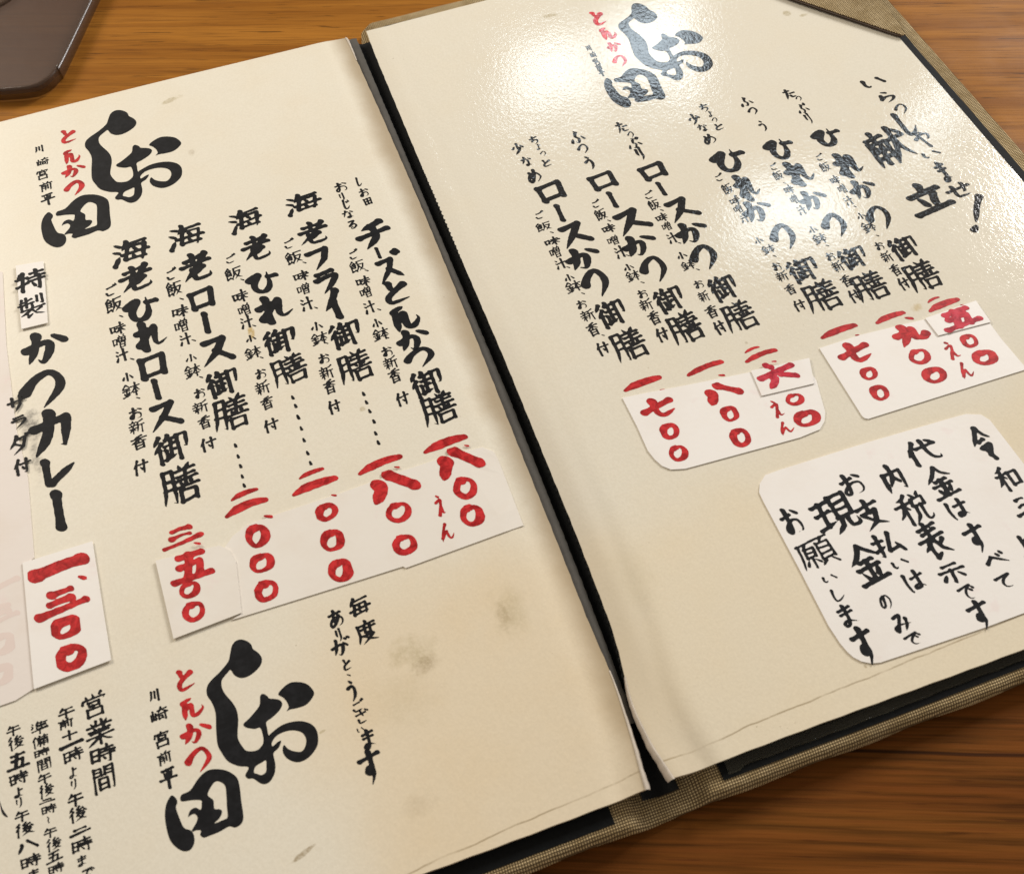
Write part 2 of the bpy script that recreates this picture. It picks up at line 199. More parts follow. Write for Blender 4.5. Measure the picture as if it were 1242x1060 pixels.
POLY = {
    'emb1': "-87.00,70.24 -88.38,70.26 -89.50,69.33 -90.30,67.51 -91.24,65.47 -93.81,63.45 -96.12,62.12 -97.56,60.72 -97.96,58.56 -97.20,56.28 -96.80,53.30 -97.44,49.06 -97.78,45.34 -97.19,42.95 -96.13,40.41 -93.93,38.44 -91.72,37.33 -92.82,35.76 -92.36,34.70 -91.17,34.27 -89.94,32.78 -88.80,32.05 -87.47,32.26 -86.14,33.62 -85.47,35.50 -85.38,37.07 -85.25,38.64 -83.81,39.47 -82.86,40.92 -83.75,40.92 -85.09,40.32 -85.09,41.30 -83.66,42.53 -81.48,42.84 -79.45,42.44 -77.61,41.22 -76.97,39.45 -77.48,37.73 -78.67,36.69 -80.36,37.31 -81.68,38.43 -82.35,39.65 -82.84,39.12 -83.02,37.83 -82.43,36.28 -80.93,34.83 -79.23,34.32 -77.01,34.85 -74.92,36.53 -74.14,38.43 -74.04,40.59 -74.93,42.46 -76.97,43.98 -79.47,44.66 -82.14,44.63 -84.74,43.64 -85.49,43.36 -85.44,45.27 -85.28,46.77 -83.65,47.41 -81.52,48.60 -80.58,49.96 -80.97,51.07 -82.15,51.84 -83.37,52.40 -83.73,53.22 -84.62,54.11 -85.40,53.71 -85.95,51.63 -87.27,50.41 -89.14,49.12 -90.76,48.20 -90.34,47.15 -88.44,46.08 -87.06,45.86 -86.81,43.83 -86.99,42.25 -87.59,41.38 -89.05,40.66 -91.26,41.35 -92.12,42.75 -92.74,44.88 -92.53,46.73 -91.76,49.79 -91.69,52.29 -92.31,54.51 -93.45,56.92 -94.04,58.86 -93.93,60.56 -93.37,61.52 -91.78,62.71 -91.07,63.04 -90.43,61.33 -89.05,60.07 -87.20,59.86 -85.14,60.58 -83.53,61.77 -82.93,63.33 -83.40,64.99 -84.54,66.62 -84.72,67.89 -85.55,69.22",
    'emb1h': "-90.10,36.90 -88.44,37.37 -87.37,37.52 -87.59,36.00 -87.96,34.80 -89.07,34.41 -89.98,35.00 -90.72,35.69",
    'emb2': "-80.99,52.68 -79.54,53.88 -77.48,54.58 -75.19,53.92 -73.35,52.49 -72.39,50.13 -73.27,48.73 -75.03,47.66 -77.19,47.60 -79.01,47.86 -79.95,47.75 -79.21,48.61 -79.41,50.11 -80.07,51.49",
    'emb3': "-110.32,36.98 -109.51,35.76 -109.53,34.74 -109.98,33.87 -109.69,31.72 -108.96,28.68 -107.44,27.38 -106.99,25.73 -107.37,24.13 -108.43,23.18 -109.87,23.40 -111.35,24.81 -112.48,26.95 -112.85,29.83 -112.77,32.83 -112.14,35.16 -111.14,36.60",
    'emb4': "-108.25,36.34 -106.06,36.70 -103.63,38.86 -101.39,39.91 -99.14,39.53 -96.81,38.26 -94.93,36.00 -94.66,33.53 -94.96,30.01 -95.16,26.51 -95.87,25.00 -97.46,24.56 -98.82,25.30 -101.16,24.88 -103.67,24.79 -104.91,24.83 -105.59,25.72 -105.24,26.60 -106.25,27.06 -107.15,27.03 -107.16,27.54 -105.93,28.85 -105.48,29.96 -106.06,30.93 -107.07,30.89 -107.61,30.72 -106.88,31.99 -105.57,32.28 -104.47,31.38 -103.97,32.74 -104.08,33.55 -106.22,34.32 -108.50,34.88",
    'emb4h': "-102.27,34.29 -100.50,36.42 -99.20,36.48 -97.95,34.98 -98.04,32.67 -98.46,29.73 -98.74,27.54 -99.96,27.22 -101.97,27.18 -100.57,27.95 -99.74,29.17 -100.19,29.95 -101.35,30.51 -101.23,32.52",
    'gl': "-1.20,297.07 -0.53,294.77 0.80,200.45 0.84,139.56 -0.63,114.36 -0.22,79.59 -0.79,58.86 -1.27,38.96 -0.59,26.47 -2.28,13.44 -4.09,0.59",
    'gm': "2.24,286.30 1.97,189.71 3.58,117.59 1.35,62.81 0.29,38.39 -0.14,27.58 -0.20,16.95",
    'gr': "7.25,295.69 6.66,281.23 5.77,191.31 8.71,132.27 5.01,69.08 3.71,36.52 2.85,31.01 0.16,19.28 1.23,7.39 3.26,-1.03",
    'lineL': "-61.51,0.82 -36.56,2.70 -40.67,2.53 -6.04,4.45",
    'lineR': "7.06,4.11 28.31,6.00 59.74,7.69 94.03,7.56",
    'covB': "21.13,-8.49 93.24,-7.68 -40.45,-6.69 -7.61,-7.67",
    'covT': "7.43,301.10 65.35,294.38",
    'blkB': "-13.44,-5.58 -12.82,-1.92 14.82,-3.35 14.70,-0.41 23.19,-4.34 95.79,-3.86",
    'covR': "193.72,218.72 196.58,147.72",
    'pgR': "190.44,220.71 190.35,138.35",
    'hold': "166.99,251.47 190.75,221.25 193.72,218.72 195.96,239.64",
    'tray': "-87.59,355.38 -104.02,319.13 -107.02,314.28 -111.14,309.96 -117.39,308.04 -129.19,310.80",
    's_left': "-85.31,77.16 -88.11,76.22 -41.72,75.46 -41.23,74.76 -7.47,75.83 -7.15,98.22 -7.58,100.95 -10.16,103.21 -18.33,103.95 -35.24,103.76 -51.30,103.00 -69.38,102.75 -78.67,102.35 -82.97,100.44 -86.61,96.99 -86.94,83.72",
    's_small': "-104.28,100.11 -87.03,98.60 -84.70,96.29 -83.75,92.27 -85.31,77.16 -103.34,76.09",
    's_card': "-138.61,112.00 -119.78,112.05 -119.47,75.83 -139.04,74.81",
    's_slip': "-130.97,222.77 -122.19,221.47 -123.44,194.52 -131.51,194.94",
    's_strip': "-135.43,222.03 -136.73,190.24 -136.54,157.77 -134.88,139.54 -135.60,112.72 -137.48,111.58 -139.22,75.06 -143.89,73.58 -147.99,73.50 -160.13,73.89 -151.43,232.00",
    's_ra': "33.61,105.08 40.75,104.28 59.12,101.92 72.28,100.39 88.51,96.68 89.00,90.95 86.02,79.96 84.32,77.32 81.84,75.33 75.38,74.86 40.89,76.76 37.04,77.89 35.18,79.83 34.12,82.41 33.41,85.83 33.74,94.39",
    's_ras': "72.67,100.60 90.72,98.65 87.70,89.93 71.60,91.41",
    's_rb': "95.33,100.96 109.00,100.99 130.38,99.21 146.92,95.04 146.71,84.51 147.42,72.65 96.22,73.64 95.42,74.19 95.11,75.14",
    's_rbs': "129.89,99.40 147.57,99.87 147.14,91.17 130.02,92.27",
    's_note': "57.98,65.23 60.63,67.20 65.35,67.31 92.17,66.77 119.26,65.57 122.64,65.33 126.51,63.64 127.77,61.19 128.60,43.30 129.03,18.33 124.41,8.11 92.94,7.96 74.56,8.42 62.95,8.76 60.70,9.39 58.78,10.60 57.42,12.26 56.73,13.95 56.14,16.46 55.65,21.62 56.06,37.89 56.37,59.99 56.59,62.81",
    'hand1': "-149.86,49.85 -149.38,47.67 -148.31,45.29 -149.57,46.60",
    'test': "-58.04,91.20 -71.67,36.44 -43.13,77.79 5.96,70.15 117.08,28.94",
}
EMBLEM_FITS = [None, [[1.2727, 0.0009], [-0.0016, 1.2714], [22.2037, 197.101]], [[1.0767, -0.2033], [0.0548, 1.2158], [198.9939, 169.3036]]]

# one brush stroke per item: s firm end, t/u tapering end (u curved), c curved, d dot; points are xxyy on a 100 grid
GLYPHS = """
一 c0560 3052 6042 9540
二 c2532 5027 7526;c0578 5070 9570
三 c3015 5011 7013;c2848 5044 6846;c0585 5078 9572
五 s2214 8010;s4812 3885;s2245 7240 6885;s0588 9586
六 s3603 4312;s0545 9828;u3858 3575 1898;s6055 9880
七 s0848 9032;u4010 4060 4585 6090 9082
八 u2428 2248 0592;s5204 9672
九 u4010 3850 1090;s1238 6530 6070 8085 9570
十 s1048 9045;s5008 5092
〇 c5012 2520 1250 2580 5090 7880 9050 8022 5012 4014
、 d2228 7872
: d4525 5570
小 t5010 5085 3872;d2840 1565;d7035 8865
少 t5005 5050 4045;d2825 1242;d7222 9045;u7045 5070 2092
田 s1515 1888;s1515 8515 8288;s1850 8248;s5015 5085;s1885 8282
川 t2515 2260 1085;s5020 5065;s8010 8092
平 s2015 8012;d3025 3845;d7022 6042;s0855 9252;s5015 5096
宮 d5003 5014;d1518 1235;t1518 8816 7830;s3030 3250;s3030 7030 6848;s3248 6848;s4850 4260;s2262 2595;s2262 8062 7894;s2592 7892
崎 s2020 2075;s0840 1078;s1075 3472;s3440 3478;s4525 9522;u6810 6025 4542;d7030 8842;s4050 9848;s5062 5080;s5062 7062 7080;s5080 7079;t8550 8595 7588
前 d3005 3818;d7003 6018;s0524 9522;s1838 1895;t1838 4638 4692 4085;s1852 4652;s1868 4668;s6440 6475;t8535 8596 7688
特 t1815 0840;s0535 4032;s2608 2696;s0570 4258;s5018 9216;s7005 7035;s4238 9836;s4455 9853;t8036 8096 7088;d5665 6680
製 t1505 0820;s0818 5016;s0230 5828;s3002 3045;s1034 1048;s1034 5033 5046;s7006 7034;t8803 8845 8040;d5046 5055;s0858 9556;t4858 3070 0580;s3068 3292;t3292 5082;t4860 6582 9595;t8262 6074
海 d1008 2520;d0535 2044;t0892 2260;u4205 3820 2835;s3818 9214;s4230 3680;t4230 8830 8090 7488;s2658 9855;s3680 8678;d5836 6246;d5662 6072
老 s2018 7514;s4502 4535;s0538 9534;u8508 5545 0588;u7052 5065 3875;u3655 3880 4592 8592 8878
御 t2205 0528;t2528 0555;s1845 1895;t4505 3425;s3620 6018;s3240 6238;s4820 4880;s4858 6056;s3455 3482;t3085 6275;s7015 7095;t7015 9515 9262 8458
膳 t1010 1060 0295;t1010 3410 3495 2688;s1034 3434;s1056 3456;d5203 5814;d8002 7414;s4218 9516;s4630 9228;s4042 9840;s6816 6856;d5246 5652;d8445 8052;s3860 9958;s5070 5096;s5070 9070 8895;s5094 8893
飯 t2505 0330;d2508 4025;s2228 3226;s1236 1488;s1236 3836 3660;s1448 3648;s1460 3660;t1288 4076;d3072 4090;s5215 9512;t5415 5460 4092;t5640 9040 8065 5595;t5850 7278 9892
味 s0830 1072;s0830 3430 3270;s1070 3268;s4630 9028;s4048 9846;s6806 6896;t6850 5572 3884;t7050 8270 9880
噌 s0630 0872;s0630 3030 2870;s0870 2868;d4805 5415;d8404 7816;s4222 4250;s4222 9022 8850;s6622 6650;s4236 8836;s4250 8850;s4860 4896;s4860 8460 8295;s4877 8276;s4894 8294
汁 d1012 2422;d0538 1848;t0890 2262;s3545 9842;s6810 6895
鉢 t2804 0334;t3006 4630;s1434 4232;s0850 4648;s2834 2886;d1460 1874;d4258 3672;t0690 4880;s5228 9826;s7405 7495;t7230 6058 4274;t7630 8855 9970;s6472 8671
お s1230 5824;u3805 3860 3085 1580 1865 5045 8050 9070 8588 6090;d7012 9428
新 s2804 2814;s0818 5016;d1824 2234;d4022 3434;s0440 5238;s0658 5056;t2840 2896 2088;t2660 0884;t3062 4676;u9206 7814 6018;t6018 6050 5292;s6042 9840;s8242 8296
香 t7003 2814;s0824 9421;s5012 5052;t4826 3042 0654;t5226 7040 9650;s2856 2898;s2856 7656 7497;s2876 7475;s2895 7494
付 t3005 2030 0352;s2034 2095;s3835 9832;t7408 7494 6084;d5052 6068
年 t3004 2218 1034;s2620 9017;s3024 3052;s3042 8540;s0660 9656;s5820 5898
毎 t3203 2218 0834;s2616 9012;s3036 2082;t3036 8034 7492 6688;s0460 9856;s2080 8078;d5038 5048;d4862 4872
度 s5202 5212;s1516 9213;t1516 1660 0496;s2834 9230;s4424 4454;s7022 7052;s4453 7052;t3264 7862 6080 2497;t3868 6084 9896
営 d2004 2616;d4602 5014;t8002 7016;d1020 0836;t1022 9220 8434;s3034 3252;s3034 7034 6850;s3250 6850;s4852 4462;s2464 2696;s2464 7864 7694;s2694 7694
業 s4002 4022;s6002 6022;d2206 2818;d7805 7018;s0823 9321;d3028 3638;d6827 6238;s1240 8838;s2052 8050;s0664 9662;s5038 5098;t4866 3082 0694;t5266 7082 9692
時 s0818 1080;s0818 3618 3478;s0848 3447;s1078 3477;s4420 9218;s6804 6838;s4038 9837;s4255 9854;t8038 8096 6888;d5264 6078
間 s1006 1098;s1006 4206 4236;s1020 4220;s1035 4235;s5806 5835;t5806 9206 9298 8090;s5820 9220;s5834 9234;s3248 3290;s3248 6848 6890;s3268 6868;s3289 6888
午 t3004 2218 1034;s2620 8617;s0654 9651;s5020 5098
後 t2403 0626;t2628 0458;s1846 1898;t5804 4420 6222;t7816 5034 4442;t4442 9238;d8028 9440;t5648 3870;t5056 8454 6880 3497;t4862 7082 9894
準 d0804 1810;d0418 1426;t0644 2030;t4202 2828;s3616 3656;d5802 6210;s3616 9014;s3629 8628;s3642 8641;s3656 9455;s6014 6056;s0668 9666;s5058 5098
備 t2404 0440;s1630 1698;s3216 9814;s4804 4826;s7803 7826;s3434 9432;t4034 4064 3090;s5046 5096;t5046 9246 9296 8692;s5062 9262;s5078 9278;s7046 7096
よ s5025 8022;u5004 5070 3892 1888 1874 4072 8690
ょ s5025 8022;u5004 5070 3892 1888 1874 4072 8690
り u2515 2045 2862;u6808 7040 6575 4096
ま s1820 8217;s2040 8037;u5005 5065 4088 2090 1878 4070 8888
で u1020 8012 5530 4055 5080 7588;d7030 7842;d8522 9434
て u1020 8512 5530 4055 5080 8088
〜 c4008 6030 4050 6075
献 s0820 5216;s3004 3032;t1032 1096;t1032 5232 5296 4690;d2240 2650;d4038 3650;s1856 4455;s1870 4469;s3056 3090;s5535 9832;u7404 7440 6672 5098;u7640 8464 9990;d8410 9424
立 s5004 5018;s1530 8626;d3242 4066;t6838 5884;s0490 9688
令 u5004 3030 0350;u5206 7028 9844;s3042 6040;c2860 7458 6075 4884;s4062 6098
和 u4004 2516 1018;s0432 5030;s2816 2896;t2634 1660 0372;t3036 4650;s5830 6082;s5830 9430 9080;s6080 9079
代 t3005 1840 0358;s1836 1896;s3434 9626;u5806 6450 7680 9692 9878;d7208 8818
金 u5003 3026 0342;u5204 7022 9838;s2842 7040;s1658 8456;s5042 5090;d2666 3480;d7662 6878;s0692 9490
は u1210 0850 1692 2488;s3834 9430;u7008 7064 6484 4486 4672 6470 9290
す s0822 9418;u5604 5650 4868 3262 3848 5452 5872 3898
べ u0450 3028 4030 9674;d6018 6630;d7812 8424
内 t1830 1696;t1830 8428 8096 7088;u5004 5040 2878;t5248 7474
税 u4004 2814 1016;s0432 4630;s2814 2896;t2634 1658 0370;t3036 4450;d5604 6414;d8602 7814;s5422 5444;s5422 9022 8843;s5443 8843;t6044 5874 4296;u7844 7880 8292 9690 9678
表 s2014 8411;s2427 7825;s0442 9640;s5003 5042;t4844 3058 0470;s3256 3492;t3492 5684;t5044 6876 9896;t8454 6666
示 s2412 7610;s0636 9634;t5036 5094 4086;d2852 1474;d7050 8870
支 s0822 9219;s5003 5042;t2044 7842 5878 0898;t2650 5678 9896
払 s0428 4026;t2404 2494 1488;t0466 4252;s6806 4880 9072;d7850 9892
の u5022 3870 2078 1258 3022 7018 9048 8078 5894
み u2015 5512 3060 1688 0670 3058 9468;t7838 7266 5294
現 s0416 4414;s0640 4238;s2416 2470;t0276 4664;s5408 5462;s5408 9208 9062;s5426 9026;s5444 9044;s5462 9062;t6264 5684 3498;u7664 7684 8292 9890 9876
願 s0410 5208;t1010 1054 0290;t2814 2224;s2026 2056;s2026 4826 4855;s2040 4840;s2055 4855;t3456 3492 2888;d2064 1280;d4262 5278;s5608 9806;t7808 7220;s6022 6074;s6022 9422 9474;s6038 9438;s6056 9456;s6074 9474;t6878 5294;d8478 9894
い u1520 1560 2578 3468;s7022 8860
し u3005 2550 3088 6088 8868
じ u2505 2255 2888 5588 8065;d5518 6030;d7412 8026
ら d4004 6018;u2828 2255 2064 5048 8258 7082 3896
ゃ u0645 5025 8830 9045 7856 6852;d5008 6020;s2815 6096
せ s0440 9632;t7010 7060 6064;u3015 3078 4590 8488
た s1024 5622;u3406 2850 0894;s5548 8846;u5068 5486 9286
ふ d4206 6018;u5025 4448 6066 4892 3082;d1860 0884;d8054 9676
ぷ d4206 6018;u5025 4448 6066 4892 3082;d1860 0884;d8054 9676;c8510 7818 8526 9218 8610
つ u0545 3022 6812 9035 8865 4598
っ u0545 3022 6812 9035 8865 4598
う d4006 6018;u2040 6034 8054 7080 4098
ち s1026 9022;u4406 3050 2062 5046 8460 7086 3898
と t3008 3842;u8228 3052 1872 3090 8886
な s0824 5022;u3406 2440 0866;d7018 9034;u6440 6480 5090 4080 5874 9092
め u2518 3050 4288;u6208 5050 2090 0868 3034 7030 9460 8280 6096
ご c2530 5028 7025;u1868 3086 8083;d7808 8420;d9203 9815
あ s1524 8020;u4405 3855 4688;u6838 5072 2290 1472 4046 8050 9070 7888 6094
が u0545 4034 6040 6065 4492 3282;u3408 2850 1085;d6830 8452;d7808 8618;d9204 9913
か u0545 4034 6040 6065 4492 3282;u3408 2850 1085;d7018 9842
る u2012 7010 2060 6044 8866 6092 3888 3874 5070 6090
ざ s1528 8222;u4806 5830 6848;u2562 2886 8084;d8402 9012;d9408 9918
ひ u0530 3015 4018 2050 2580 5090 7065 7012;s7035 9838
れ s2804 2896;u0434 4028 0878;u1078 5530 6525 6070 7288 9878
え d4004 5814;u2034 7030 1892;u1690 5060 5886 9688
ん u5006 2055 0696;u1080 4548 5055 5582 6890 9668
ン u1520 2012 5506;u2022 1550 1095;u1848 4532 4860 4888 7090 9572 9255
カ t1030 9026 8094 7086;u4806 4255 0696
レ s2008 2488 3490;t3090 9640
ー s4805 5295
サ s0434 9630;s2810 2856;t7008 7256 4098
ラ s2014 8011;u1038 8834 7070 3098
ダ t4004 2840 0464;t3424 8020 6568 1898;t3044 7070;d8202 8812;d9200 9810
チ u8004 5014 2018;s0446 9642;u5216 5460 2098
ズ t1830 6826 4860 0696;t4858 9294;d7806 8616;d9002 9812
ス t1818 7814 5055 0696;s5056 9692
フ t0816 9012 7555 2898
イ u8404 5038 0660;s5436 5498
ロ s1018 1688;s1018 8814 8488;s1684 8482
! t9505 6535 3372;d2484 1094
— b0264 3044 6534 9836
"""


# ------------------------------------------------------------------ node helpers
class NT:
    def __init__(self, name):
        self.m = bpy.data.materials.new(name)
        self.m.use_nodes = True
        self.t = self.m.node_tree
        self.b = self.t.nodes['Principled BSDF']
        self.out = self.t.nodes['Material Output']
        self._co = None

    def n(self, typ, **kw):
        nd = self.t.nodes.new(typ)
        for k, v in kw.items():
            setattr(nd, k, v)
        return nd

    def set(self, sock, val):
        if hasattr(val, 'bl_idname') or isinstance(val, bpy.types.NodeSocket):
            self.t.links.new(val, sock)
        else:
            sock.default_value = val

    def co(self):
        if self._co is None:
            self._co = self.n('ShaderNodeTexCoord').outputs['Object']
        return self._co

    def map(self, loc=(0, 0, 0), rot=(0, 0, 0), scale=(1, 1, 1), vec=None, typ='POINT'):
        nd = self.n('ShaderNodeMapping', vector_type=typ)
        self.set(nd.inputs['Vector'], vec or self.co())
        nd.inputs['Location'].default_value = loc
        nd.inputs['Rotation'].default_value = rot
        nd.inputs['Scale'].default_value = scale
        return nd.outputs[0]

    def noise(self, scale, detail=4, rough=.55, vec=None, dist=0, color=False):
        nd = self.n('ShaderNodeTexNoise')
        self.set(nd.inputs['Vector'], vec or self.co())
        nd.inputs['Scale'].default_value = scale
        nd.inputs['Detail'].default_value = detail
        nd.inputs['Roughness'].default_value = rough
        nd.inputs['Distortion'].default_value = dist
        return nd.outputs['Color' if color else 'Fac']

    def math(self, op, a, b=0.0, c=0.0, clamp=False):
        nd = self.n('ShaderNodeMath', operation=op, use_clamp=clamp)
        self.set(nd.inputs[0], a)
        self.set(nd.inputs[1], b)
        self.set(nd.inputs[2], c)
        return nd.outputs[0]

    def ramp(self, f, lo, hi, a=0.0, b=1.0, smooth=True):
        nd = self.n('ShaderNodeMapRange', interpolation_type='SMOOTHSTEP' if smooth else 'LINEAR')
        self.set(nd.inputs['Value'], f)
        nd.inputs['From Min'].default_value = lo
        nd.inputs['From Max'].default_value = hi
        nd.inputs['To Min'].default_value = a
        nd.inputs['To Max'].default_value = b
        return nd.outputs[0]

    def mix(self, f, a, b, blend='MIX'):
        nd = self.n('ShaderNodeMix', data_type='RGBA', blend_type=blend)
        self.set(nd.inputs[0], f)
        for s, v in ((nd.inputs[6], a), (nd.inputs[7], b)):
            if isinstance(v, tuple) and len(v) == 3:
                v = (*v, 1)
            self.set(s, v)
        return nd.outputs[2]

    def spot(self, u, v, ru, rv, ang=0, edge=.55, wob=.6, wscale=260):
        """1 inside a ragged oval stain centred on menu (u, v), 0 outside"""
        vec = self.map((u * MM, v * MM, 0), (0, 0, math.radians(ang)), (ru * MM, rv * MM, 1), typ='TEXTURE')
        flat = self.n('ShaderNodeVectorMath', operation='MULTIPLY')
        self.set(flat.inputs[0], vec)
        flat.inputs[1].default_value = (1, 1, 0)
        ln = self.n('ShaderNodeVectorMath', operation='LENGTH')
        self.set(ln.inputs[0], flat.outputs[0])
        w = self.noise(wscale, 4, .6)
        d = self.math('ADD', ln.outputs['Value'], self.math('MULTIPLY', self.math('SUBTRACT', w, .5), wob * 2))
        grit = self.ramp(self.noise(1100, 3, .7), .32, .62, .45, 1)
        return self.math('MULTIPLY', self.ramp(d, 1.0, 1.0 - edge), grit)

    def bump(self, h, strength, dist, prev=None):
        nd = self.n('ShaderNodeBump')
        nd.inputs['Strength'].default_value = strength
        nd.inputs['Distance'].default_value = dist
        self.set(nd.inputs['Height'], h)
        if prev:
            self.set(nd.inputs['Normal'], prev)
        return nd.outputs[0]

    def p(self, **kw):
        for k, v in kw.items():
            s = self.b.inputs[k.replace('_', ' ')]
            if isinstance(v, tuple) and len(v) == 3:
                v = (*v, 1)
            self.set(s, v)
        return self


def film_normal(k, strength):
    """the dimpled laminating film over the pages: ink and paper share it"""
    a = k.noise(980, 2, .5, dist=.5, vec=k.map(scale=(1, .72, 1)))
    b = k.noise(230, 2, .5)
    c = k.noise(34, 2, .5)
    h = k.math('ADD', k.math('ADD', k.math('MULTIPLY', a, .72), k.math('MULTIPLY', b, .42)), k.math('MULTIPLY', c, 1.1))
    return k.bump(h, strength, .00055)


def paper_material(name, side):
    k = NT(name)
    cream, aged_shaded = (.80, .742, .618), ((.77, .64, .45) if side == 'L' else (.81, .705, .525))
    big = k.noise(9, 3, .5)
    med = k.noise(42, 5, .6)
    sep = k.n('ShaderNodeSeparateXYZ')
    k.set(sep.inputs[0], k.co())
    x, y = sep.outputs[0], sep.outputs[1]
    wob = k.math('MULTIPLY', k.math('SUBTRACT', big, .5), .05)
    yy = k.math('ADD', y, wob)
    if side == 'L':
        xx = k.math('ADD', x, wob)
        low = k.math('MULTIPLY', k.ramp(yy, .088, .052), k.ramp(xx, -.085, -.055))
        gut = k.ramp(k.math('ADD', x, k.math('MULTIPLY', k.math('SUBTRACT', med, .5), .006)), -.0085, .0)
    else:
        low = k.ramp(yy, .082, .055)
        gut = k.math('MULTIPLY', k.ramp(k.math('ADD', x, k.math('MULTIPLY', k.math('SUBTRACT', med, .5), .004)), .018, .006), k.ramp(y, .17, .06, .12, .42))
    age_shade = k.math('ADD', k.math('MULTIPLY', low, .78), k.ramp(med, .36, .80, 0, .26), clamp=True)  # yellowed paper plus shade over the lower page, both painted into the colour
    col = k.mix(age_shade, cream, aged_shaded)
    col = k.mix(k.math('MULTIPLY', gut, .75), col, (.33, .235, .125))  # soiling and gutter shade, painted together into the page colour
    fib = k.noise(1500, 2, .6)
    col = k.mix(k.ramp(fib, .3, .7, 0, .10), col, (.42, .36, .26))
    # fine specks and scuffs
    sp = k.noise(900, 2, .5)
    msk = k.noise(60, 3, .6)
    speck = k.math('MULTIPLY', k.ramp(sp, .70, .78), k.ramp(msk, .52, .70))
    col = k.mix(k.math('MULTIPLY', speck, .45), col, (.30, .23, .13))
    sc = k.noise(200, 3, .6, vec=k.map(rot=(0, 0, .5), scale=(.25, 1.6, 1)))
    scuff = k.math('MULTIPLY', k.ramp(sc, .70, .80), k.ramp(k.noise(25, 2), .52, .66))
    col = k.mix(k.math('MULTIPLY', scuff, .30), col, (.38, .33, .25))
    # worn line where the inner sheet ends, a little above the lower edge
    if side == 'L':
        cy = k.math('ADD', k.math('MULTIPLY', x, .055), .0046)
    else:
        cy = k.math('ADD', k.math('MULTIPLY', x, .034), .0044)
    ln = k.math('ABSOLUTE', k.math('SUBTRACT', y, k.math('ADD', cy, k.math('MULTIPLY', k.math('SUBTRACT', k.noise(70, 3), .5), .0016))))
    line = k.math('MULTIPLY', k.ramp(ln, .00032, .00006), k.ramp(k.noise(90, 5, .7), .30, .62, .15, 1))
    col = k.mix(k.math('MULTIPLY', line, .62), col, (.26, .18, .08))
    for (u, v, ru, rv, ang, st, c, edge, wb) in STAINS[side]:
        col = k.mix(k.math('MULTIPLY', k.spot(u, v, ru, rv, ang, edge, wb), st), col, c)
    nrm = film_normal(k, .10 if side == 'R' else .09)
    rr = k.ramp(k.noise(80, 4, .6), .3, .7, .07, .11)
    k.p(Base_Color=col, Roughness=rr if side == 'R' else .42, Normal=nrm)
    k.b.inputs['Specular IOR Level'].default_value = .62 if side == 'R' else .35
    return k.m


# stains: u, v, half width, half height, turn, strength, colour, softness, raggedness
BR, OLV, YEL, SOOT = (.27, .185, .075), (.41, .33, .165), (.50, .33, .07), (.06, .05, .045)
STAINS = {'L': [], 'R': []}
STAINS['L'].append((-46.2, 51.8, 7.18, 5.73, 0, .55, OLV, .9, .9))
STAINS['L'].append((-44.1, 47.6, 4.19, 3.04, 0, .45, BR, .9, .9))
STAINS['L'].append((-51.7, 40.1, 12.35, 10.47, 0, .18, OLV, .9, .6))
STAINS['L'].append((-63.9, 168.3, 1.29, 2.93, 0, .85, YEL, .5, .5))
STAINS['L'].append((-132.2, 157.7, 3.97, 6.59, 0, .75, SOOT, .9, 1.2))
STAINS['L'].append((-132.0, 145.5, 1.94, 9.77, 0, .55, SOOT, .9, 1.2))
STAINS['L'].append((-83.2, 13.7, 3.46, 0.54, 20, .7, BR, .6, 1.2))
STAINS['L'].append((-70.5, 284.5, 4.29, 1.36, 18, .6, OLV, .6, 1.2))
STAINS['L'].append((-18.9, 53.3, 6.42, 9.15, 0, .35, OLV, .9, .7))
STAINS['L'].append((-21.1, 53.4, 2.57, 5.94, 0, .3, BR, .9, .8))
STAINS['L'].append((-38.9, 128.1, 1.22, 1.17, 0, .6, OLV, .6, .8))
STAINS['L'].append((-67.5, 254.8, 1.47, 2.10, 0, .3, BR, .8, 1))
STAINS['L'].append((-55.0, 14.9, 5.07, 3.77, 0, .16, BR, .9, .8))
STAINS['L'].append((-72.9, 39.7, 1.22, 0.41, 15, .6, OLV, .6, 1))
STAINS['R'].append((75.3, 278.0, 4.41, 1.49, 0, .65, OLV, .6, 1))
STAINS['R'].append((159.2, 246.0, 1.85, 1.98, 0, .7, OLV, .5, .6))
STAINS['R'].append((164.5, 242.8, 2.46, 0.99, 0, .6, OLV, .5, .8))
STAINS['R'].append((130.1, 104.1, 2.23, 1.63, 0, .5, YEL, .6, 1))
STAINS['R'].append((59.2, 9.2, 0.61, 0.65, 0, .7, BR, .6, .6))
STAINS['R'].append((76.2, 110.8, 0.74, 0.62, 0, .4, BR, .8, .6))
STAINS['R'].append((14.9, 51.3, 8.65, 14.21, 0, .12, OLV, .9, .6))


def ink_material(name, side, col, wet=False, red=False):
    k = NT(name)
    if red:
        a = k.noise(330, 5, .7, dist=.8)
        c = k.mix(k.ramp(a, .34, .64), tuple(x * .62 for x in col), tuple(min(1, x * 1.3 + .014) for x in col))
        if wet:
            c = k.mix(k.ramp(k.noise(300, 3, .6), .45, .7), c, (.64, .06, .09))
        k.p(Base_Color=c, Roughness=.5, Normal=k.bump(a, .2, .0003))
        k.b.inputs['Specular IOR Level'].default_value = .15
        return k.m
    f = k.ramp(k.noise(500, 3, .6), .35, .75)
    k.p(Base_Color=k.mix(f, col, tuple(x * 1.9 for x in col)))
    if side == 'R':
        k.p(Roughness=.085, Normal=film_normal(k, .11))
        k.b.inputs['Specular IOR Level'].default_value = .62
    else:
        k.p(Roughness=.55)
        k.b.inputs['Specular IOR Level'].default_value = .12
    return k.m


